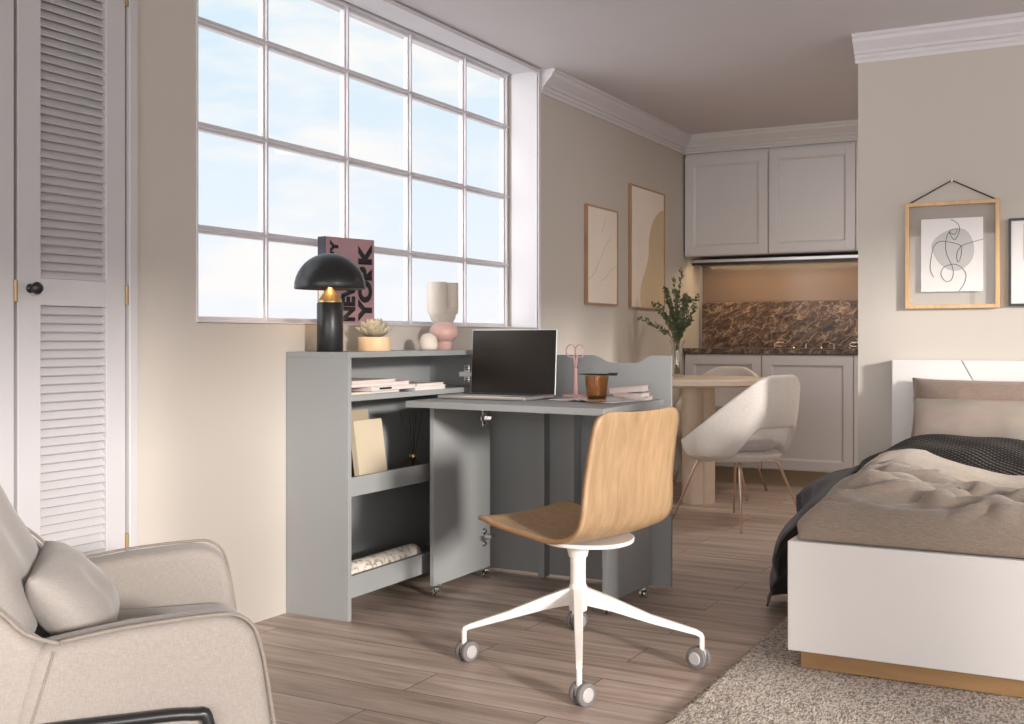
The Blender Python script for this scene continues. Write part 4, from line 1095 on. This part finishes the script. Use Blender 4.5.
def leaf(bm, p, d, ln):
    d = d.normalized(); s = d.cross(Vector((rnd.uniform(-1, 1), rnd.uniform(-1, 1), rnd.uniform(-1, 1)))).normalized(); nrm = d.cross(s)
    w_ = ln * 0.30; q = []
    for k in ((0, 0), (0.3, 1), (0.62, 0.85), (1, 0)):
        q.append((k[0] * ln, k[1] * w_))
    a = bm.verts.new(p); e = bm.verts.new(p + d * ln - nrm * ln * 0.1)
    m1 = bm.verts.new(p + d * ln * 0.35); m2 = bm.verts.new(p + d * ln * 0.68)
    for sg in (-1, 1):
        b1 = bm.verts.new(p + d * ln * 0.33 + s * sg * w_ + nrm * 0.003); b2 = bm.verts.new(p + d * ln * 0.66 + s * sg * w_ * 0.85 + nrm * 0.003)
        bm.faces.new((a, m1, b1)); bm.faces.new((m1, m2, b2, b1)); bm.faces.new((m2, e, b2))
Rv = Vector((0.88, 0.47, 0))
stems = [(-0.03, 0.60), (0.03, 0.645), (0.06, 0.50), (-0.08, 0.54), (-0.13, 0.45), (0.11, 0.48), (0.13, 0.42), (-0.19, 0.44), (-0.27, 0.36), (0.17, 0.50), (0.0, 0.52), (-0.05, 0.47), (0.05, 0.42), (-0.10, 0.38), (0.10, 0.35), (0.02, 0.38), (-0.22, 0.33)]
for k, (dx, hz) in enumerate(stems):
    dep = rnd.uniform(-0.08, 0.08)
    e_ = Rv * dx * 0.82 + Vector((-0.47, 0.88, 0)) * dep + Vector((0, 0, hz))
    pth = smooth_path([(rnd.uniform(-.015, .015), rnd.uniform(-.015, .015), 0.02), (e_.x * 0.12, e_.y * 0.12, 0.22), (e_.x * 0.5, e_.y * 0.5, 0.22 + (hz - 0.22) * 0.6), e_], 8)
    tube(bms, pth, [0.0022 - 0.0014 * i / len(pth) for i in range(len(pth))], 5)
    npt = len(pth); sparse = abs(dx) > 0.12 or hz > 0.58
    for i in range(9 if not sparse else 12, npt):
        p = pth[i]; d0 = (pth[i] - pth[i - 1]).normalized()
        for c_ in range(3 if sparse else 8):
            d = d0 * 0.5 + Vector((rnd.uniform(-1, 1), rnd.uniform(-1, 1), rnd.uniform(-.5, .9)))
            leaf(bml, p + Vector((rnd.uniform(-.006, .006), rnd.uniform(-.006, .006), rnd.uniform(-.01, .01))), d, rnd.uniform(0.016, 0.030))
obj('stems', bms, M['stem'], t); obj('foliage', bml, M['leaf'], t)

# ================================================================== RUG AND BED
bm = NB()
def rugf(u, v):
    x = 1.635 + (4.6 - 1.635) * u; y = 0.4 + (4.35 - 0.4) * v
    return (x, y, 0.011 + 0.003 * noise.noise(Vector((x * 40, y * 18, 0))))
grid(bm, rugf, 200, 160)
vv = [v for v in bm.verts]
o = obj('rug', bm, M['rug'], smooth=True, solid=0.010)
tag(o, 'flecked beige and brown woven rug on the floor beneath the white bed', 'rug')
t_bed = thing('bed', 'white lacquered bed with tall panel headboard and oak plinth', 'bed', (2.54, 4.33, 0.0))
X0, X1, Y0, Y1 = 1.792, 3.29, 3.332, 5.30
def BL(x, y): return (x - 2.54, y - 4.33)
def bedbox(name, x0, x1, y0, y1, z0, z1, mat, bev=0.002):
    bm = NB(); a = BL(x0, y0); b = BL(x1, y1); box(bm, a[0], b[0], a[1], b[1], z0, z1); return obj(name, bm, mat, t_bed, bevel=bev)
bedbox('footboard', X0, X1, Y0, Y0 + 0.03, 0.066, 0.393, M['bedwhite'], 0.003)
bedbox('side_rail', X0, X0 + 0.028, Y0 + 0.03, Y1, 0.066, 0.393, M['bedwhite'])
bedbox('side_rail', X1 - 0.028, X1, Y0 + 0.03, Y1, 0.066, 0.393, M['bedwhite'])
bedbox('plinth', X0 + 0.035, X1 - 0.035, Y0 + 0.02, Y1, 0.014, 0.066, M['plinth'], 0.001)
HB0, HB1, HZ = 1.762, 3.32, 0.902
g0 = (2.055, HZ); g1 = (2.30, 0.52)   # diagonal groove
for nm, pts in (('headboard_panel', [(HB0, 0.02), (2.52, 0.02), (g0[0] - 0.001, HZ), (HB0, HZ)]), ('headboard_panel', [(2.524, 0.02), (HB1, 0.02), (HB1, HZ), (g0[0] + 0.003, HZ)])):
    bm = NB(); prism(bm, [(x - 2.54, z) for x, z in pts], 'y', 5.30 - 4.33, 5.318 - 4.33); obj(nm, bm, M['bedwhite'], t_bed, bevel=0.006, bseg=3)
bm = NB(); box(bm, HB0 - 2.54 + .004, HB1 - 2.54, 5.308 - 4.33, 5.372 - 4.33, 0.02, HZ - 0.002); obj('headboard_backing', bm, M['bedwhite'], t_bed)
bm = NB(); box(bm, 1.83, 3.25, 3.40, 5.28, 0.10, 0.42); tag(obj('mattress', bm, M['paper'], bevel=0.04, bseg=4), 'mattress under the bedding inside the white bed frame', 'mattress')

def pillow(name, label, loc, sx, sy, sz, rx, rz, mat, seed=0):
    bm = NB()
    def f(sign):
        def fn(u, v):
            a, b = u * 2 - 1, v * 2 - 1
            h_ = max(0.0, (1 - abs(a) ** 3.2) * (1 - abs(b) ** 3.2)) ** 0.55
            pin = 1 - 0.07 * (1 - abs(a) ** 2) * (abs(b) ** 3); pin2 = 1 - 0.05 * (1 - abs(b) ** 2) * (abs(a) ** 3)
            w_ = noise.noise(Vector((a * 2.3 + seed, b * 2.3, seed))) * 0.010 + noise.noise(Vector((a * 6 + seed, b * 5, seed))) * 0.005
            return (a * sx / 2 * pin2, b * sy / 2 * pin, sign * (h_ * sz / 2) + w_ * h_)
        return fn
    grid(bm, f(1), 36, 28); grid(bm, f(-1), 36, 28)
    bmesh.ops.remove_doubles(bm, verts=bm.verts, dist=0.0005)
    m = Matrix.Rotation(rz, 4, 'Z') @ Matrix.Rotation(rx, 4, 'X')
    for v in bm.verts: v.co = m @ v.co + Vector(loc)
    o = obj(name, bm, mat, smooth=True); tag(o, label, 'pillow'); return o
pillow('pillow', 'plain brown pillow leaning against the white headboard behind the pale one', (2.215, 5.185, 0.655), 0.72, 0.36, 0.17, R(68), R(-2), M['pillow_brown'], 1.0)
pillow('pillow', 'pale beige and pink tinted pillow leaning in front of the brown pillow', (2.245, 4.97, 0.605), 0.70, 0.32, 0.15, R(60), R(1), M['watercolour'], 4.0)

# bedding: soft heightfields with ridged folds
def ridge(x, y, pts, wd, h_):
    best = 9
    for (ax, ay), (bx, by) in zip(pts, pts[1:]):
        dx, dy = bx - ax, by - ay; L = dx * dx + dy * dy; tt = max(0, min(1, ((x - ax) * dx + (y - ay) * dy) / L))
        d = math.hypot(x - ax - tt * dx, y - ay - tt * dy); best = min(best, d)
    return h_ * math.exp(-(best / wd) ** 2)
FOLDS = [([(1.86, 3.75), (2.1, 3.62), (2.4, 3.50), (2.6, 3.42)], 0.045, 0.030), ([(1.95, 3.98), (2.25, 3.86), (2.5, 3.72), (2.9, 3.66)], 0.04, 0.038), ([(2.05, 4.12), (2.3, 4.02), (2.7, 3.98)], 0.035, 0.030),
         ([(2.2, 3.80), (2.33, 3.62), (2.38, 3.45)], 0.03, 0.022), ([(2.0, 3.86), (2.12, 3.74), (2.2, 3.52)], 0.03, 0.016), ([(2.45, 3.86), (2.62, 3.64), (2.66, 3.45)], 0.035, 0.028), ([(2.6, 4.1), (2.9, 3.8), (3.0, 3.5)], 0.04, 0.03), ([(1.84, 3.6), (2.0, 3.46), (2.2, 3.42)], 0.03, 0.018)]
def duvet_z(x, y):
    ex = min(1, max(0, (x - 1.80) / 0.10)); ey = min(1, max(0, (y - 3.368) / 0.09))
    L_ = max(0, 1 - abs(x - 1.98) / 0.25) * min(1, max(0, (y - 3.5) / 0.3))
    z = 0.375 + 0.088 * (math.sin(ex * PI / 2) ** 0.7) * (math.sin(ey * PI / 2) ** 0.7) + 0.050 * L_
    z += 0.016 * math.sin(x * 9.5 + y * 3) * math.sin(y * 11 - x * 2) * min(ex, ey)
    k = min(ex, ey) * (1 - 0.85 * min(1, max(0, (y - 3.85) / 0.2)) * min(1, max(0, (x - 2.0) / 0.3)))
    for pts, wd, h_ in FOLDS: z += ridge(x, y, pts, wd * 0.95, h_ * 0.8) * (0.15 + 0.85 * k)
    a = noise.noise(Vector((x * 2.2 + y * 2.6, (y - x * 0.4) * 7.5, 4)))
    z += 0.020 * (1 - min(1, abs(a) * 3.0)) ** 2 * k
    z += 0.010 * noise.noise(Vector((x * 7, y * 8, 3))) * k + 0.003 * noise.noise(Vector((x * 23, y * 25, 1))) * k
    return z
bm = NB()
grid(bm, lambda u, v: (1.824 + 1.416 * u, 3.372 + 0.86 * v, duvet_z(1.824 + 1.416 * u, 3.372 + 0.86 * v)), 150, 100)
tag(obj('duvet', bm, M['duvet'], smooth=True, solid=0.03), 'rumpled taupe duvet filling the foot end of the bed', 'duvet')
# turned-back lighter fold
def fold_f(u, v):
    x = 1.820 + 1.415 * u; y0 = 3.99 + 0.10 * math.sin(u * 5) * 0.5 - 0.16 * u
    a = v * PI * 0.93
    yy = y0 + 0.42 * v; ex = min(1, (x - 1.820) / 0.09); b_ = math.sin(ex * PI / 2) ** 0.7
    z = 0.430 + 0.060 * b_ * math.sin(min(1, v * 4.5) * PI / 2) ** 0.8 + 0.035 * v + 0.030 * max(0, 1 - abs(x - 1.98) / 0.30) + 0.006 * noise.noise(Vector((x * 6, yy * 8, 8))) + 0.014 * math.sin(x * 15 + v * 3) * 0.4 * b_ 
    return (x, yy, z)
bm = NB(); grid(bm, fold_f, 100, 40); tag(obj('folded_sheet', bm, M['duvet_light'], smooth=True, solid=0.022), 'lighter beige turned-back fold across the middle of the bed', 'sheet')
# black houndstooth throw, running across behind the fold
def throw_f(u, v):
    x = 1.72 + 1.52 * u; y = 4.26 + 0.46 * v - 0.10 * u
    ex = min(1, max(0, (x - 1.80) / 0.18)); b_ = math.sin(ex * PI / 2) ** 0.8
    z = 0.485 + (0.025 + 0.085 * v) * b_ + 0.022 * math.sin(v * PI) + 0.014 * noise.noise(Vector((x * 5, y * 6, 5))) + 0.010 * math.sin(x * 9 + y * 7) * b_
    if x < 1.80: z = 0.485 - (1.80 - x) * 0.9
    return (x, y, z)
bm = NB(); grid(bm, throw_f, 100, 36, uv=True); tag(obj('throw_blanket', bm, M['knit'], smooth=True, solid=0.014), 'black houndstooth knitted throw laid across the bed before the pillows', 'blanket')
# sheet between throw and pillows
bm = NB()
def sheet_f(u, v):
    x = 1.80 + 1.45 * u; y = 4.55 + 0.72 * v; ex = min(1, max(0, (x - 1.80) / 0.12)); b_ = math.sin(ex * PI / 2) ** 0.8
    return (x, y, 0.40 + 0.13 * b_ + 0.008 * noise.noise(Vector((x * 5, y * 6, 9))))
grid(bm, sheet_f, 60, 30); tag(obj('bed_sheet', bm, M['duvet_light'], smooth=True, solid=0.02), 'beige sheet under the pillows at the head of the bed', 'sheet')
# charcoal bedspread hanging down the near left side
def drape_f(u, v):
    L = v * 0.86
    y = (3.52 + 0.50 * min(1, max(0, (L - 0.16) / 0.6))) + (0.95 - 0.30 * min(1, max(0, (L - 0.16) / 0.6))) * u
    ey = min(1, u / 0.2); ztop = 0.405 + 0.035 * math.sin(ey * PI / 2) + 0.05 * u
    if L < 0.16:
        x = 1.87 - L * 0.625; z = ztop + 0.008 * math.sin(L * 16)
    else:
        q = (L - 0.16) / 0.70
        hem = 0.020 + 0.34 * min(1, max(0, (u - 0.42) / 0.30)) ** 1.2
        z = ztop + (hem - ztop) * q
        out = 0.06 * math.sin(min(1, q * 3) * PI / 2) + 0.20 * q * (0.8 + 0.2 * math.sin(u * 9))
        x = 1.77 - out + 0.014 * math.sin(y * 26 + q * 2) * q + 0.01 * noise.noise(Vector((y * 7, q * 3, 2))) * q
    return (x, y, z)
bm = NB(); grid(bm, drape_f, 90, 60); tag(obj('bedspread', bm, M['charcoal'], smooth=True, solid=0.008), 'charcoal bedspread hanging over the side of the bed to the floor', 'bedspread')

# ================================================================== ARMCHAIR
t = thing('armchair', 'sand linen lounge armchair with curved arms and a black metal sled base', 'armchair', (0.87, 1.37, 0.0), R(47))
LN = M['linen']
def arm_outline():
    return [(0.06, 0.515), (0.2, 0.536), (0.33, 0.546), (0.372, 0.542), (0.398, 0.518), (0.412, 0.47), (0.424, 0.38), (0.434, 0.30), (0.43, 0.22), (0.40, 0.19), (0.2, 0.18), (-0.05, 0.18), (0.02, 0.36)]
for s in (-1, 1):
    bm = NB(); y0, y1 = (0.27, 0.362) if s > 0 else (-0.362, -0.27)
    prism(bm, arm_outline(), 'y', y0, y1)
    bmesh.ops.subdivide_edges(bm, edges=[e for e in bm.edges if abs(e.verts[0].co.y - e.verts[1].co.y) > 0.05], cuts=1)
    autosmooth(obj('arm', bm, LN, t, bevel=0.022, bseg=4), 75)
    for yy in ((s * 0.352), ):
        bm = NB(); tube(bm, smooth_path([(0.10, yy, 0.523), (0.2, yy, 0.538), (0.33, yy, 0.547), (0.374, yy, 0.543), (0.400, yy, 0.519), (0.414, yy, 0.47), (0.428, yy, 0.38), (0.438, yy, 0.30), (0.43, yy, 0.21)], 4), 0.0032, 6)
        obj('piping', bm, M['linen_dark'], t, smooth=True)
# back shell: side wings joined by a curved back
def back_f(u, v):
    a = (u - 0.5) * 2             # -1..1 across
    z = 0.20 + 0.70 * v
    side_ = abs(a) ** 4
    x = -0.20 - 0.34 * max(0, v - 0.12) ** 1.1
    fwd = 0.20 * side_ * (1 - 0.55 * v)       # wings come forward
    y = 0.355 * (a if abs(a) < 0.9 else a) * (1 - 0.10 * v * v)
    if side_ > 0:
        top_lim = 0.98 - 0.0
    return (x + fwd, y, z)
bm = NB(); grid(bm, back_f, 48, 24); obj('back_shell', bm, LN, t, smooth=True, solid=0.05, soffset=1, subsurf=1)
for s in (-1, 1):
    pts = [(0.085, 0.512), (0.05, 0.535), (0.01, 0.575), (-0.06, 0.63), (-0.16, 0.70), (-0.30, 0.79), (-0.42, 0.81), (-0.36, 0.66), (-0.30, 0.45), (-0.22, 0.20), (-0.04, 0.18), (0.035, 0.34)]
    bm = NB(); y0, y1 = (0.285, 0.358) if s > 0 else (-0.358, -0.285)
    prism(bm, pts, 'y', y0, y1)
    autosmooth(obj('wing', bm, LN, t, bevel=0.02, bseg=4), 75)
    yy = s * 0.350
    bm = NB(); tube(bm, smooth_path([(0.10, yy, 0.520), (0.05, yy, 0.540), (0.01, yy, 0.580), (-0.06, yy, 0.635), (-0.16, yy, 0.705), (-0.28, yy, 0.785)], 4), 0.0034, 6); obj('piping', bm, M['linen_dark'], t, smooth=True)
    bm = NB(); yy = s * 0.3615; tube(bm, [(0.092, yy, 0.51), (0.062, yy, 0.41), (0.026, yy, 0.31), (-0.02, yy, 0.20)], 0.0026, 6); obj('seam', bm, M['linen_dark'], t, smooth=True)
bm = NB(); box(bm, -0.26, 0.40, -0.275, 0.275, 0.19, 0.30); obj('seat_deck', bm, LN, t, bevel=0.02)
bm = NB(); box(bm, -0.16, 0.43, -0.265, 0.265, 0.29, 0.435); autosmooth(obj('seat_cushion', bm, M['linen_light'], t, bevel=0.05, bseg=6), 80)
# back cushion
def cushion_into(name, mat, loc, sx, sy, sz, rot, seed, e=3.0, parent=None):
    bm = NB()
    def f(sign):
        def fn(u, v):
            a, b = u * 2 - 1, v * 2 - 1
            h_ = max(0.0, (1 - abs(a) ** e) * (1 - abs(b) ** e)) ** 0.5
            pin = 1 - 0.05 * (1 - a * a) * abs(b) ** 3; pin2 = 1 - 0.05 * (1 - b * b) * abs(a) ** 3
            w_ = noise.noise(Vector((a * 2 + seed, b * 2, seed))) * 0.010
            return (a * sx / 2 * pin2, b * sy / 2 * pin, sign * h_ * sz / 2 + w_ * h_)
        return fn
    grid(bm, f(1), 36, 36); grid(bm, f(-1), 36, 36); bmesh.ops.remove_doubles(bm, verts=bm.verts, dist=0.0005)
    for v in bm.verts: v.co = rot @ v.co + Vector(loc)
    return obj(name, bm, mat, parent, smooth=True)
RB = Matrix.Rotation(R(-28), 4, 'Y') @ Matrix.Rotation(R(90), 4, 'Y')
cushion_into('back_cushion', M['linen_light'], (-0.120, 0, 0.620), 0.46, 0.54, 0.24, RB, 2.0, 5.0, t)
# black metal sled base
for s in (-1, 1):
    yy = s * 0.376
    bm = NB(); tube(bm, smooth_path([(-0.02, yy, 0.02), (0.0, yy, 0.20), (0.02, yy, 0.372), (0.05, yy, 0.392), (0.20, yy, 0.397), (0.30, yy, 0.396), (0.325, yy, 0.375), (0.345, yy, 0.20), (0.36, yy, 0.02)], 5), 0.010, 10); obj('sled_leg', bm, M['black'], t, smooth=True)
bm = NB()
for yy in (-0.376, 0.376): tube(bm, [(-0.02, yy, 0.010), (0.36, yy, 0.010)], 0.010, 10)
tube(bm, [(0.17, -0.376, 0.03), (0.17, 0.376, 0.03)], 0.009, 10)
obj('sled_runner', bm, M['black'], t, smooth=True)
# loose cushion on the seat
RC = Matrix.Rotation(R(47), 4, 'Z') @ Matrix.Rotation(R(-38), 4, 'Y') @ Matrix.Rotation(R(90), 4, 'Y')
loc = Vector((0.87, 1.37, 0)) + Matrix.Rotation(R(47), 4, 'Z') @ Vector((0.105, -0.03, 0.520))
o = cushion_into('lumbar_cushion', M['linen_light'], loc, 0.20, 0.38, 0.12, RC, 6.0, 2.4)
tag(o, 'small soft linen cushion on the armchair seat, against the back cushion', 'cushion')
bpy.data.materials.remove(M['gap']) if M['gap'].users == 0 else None
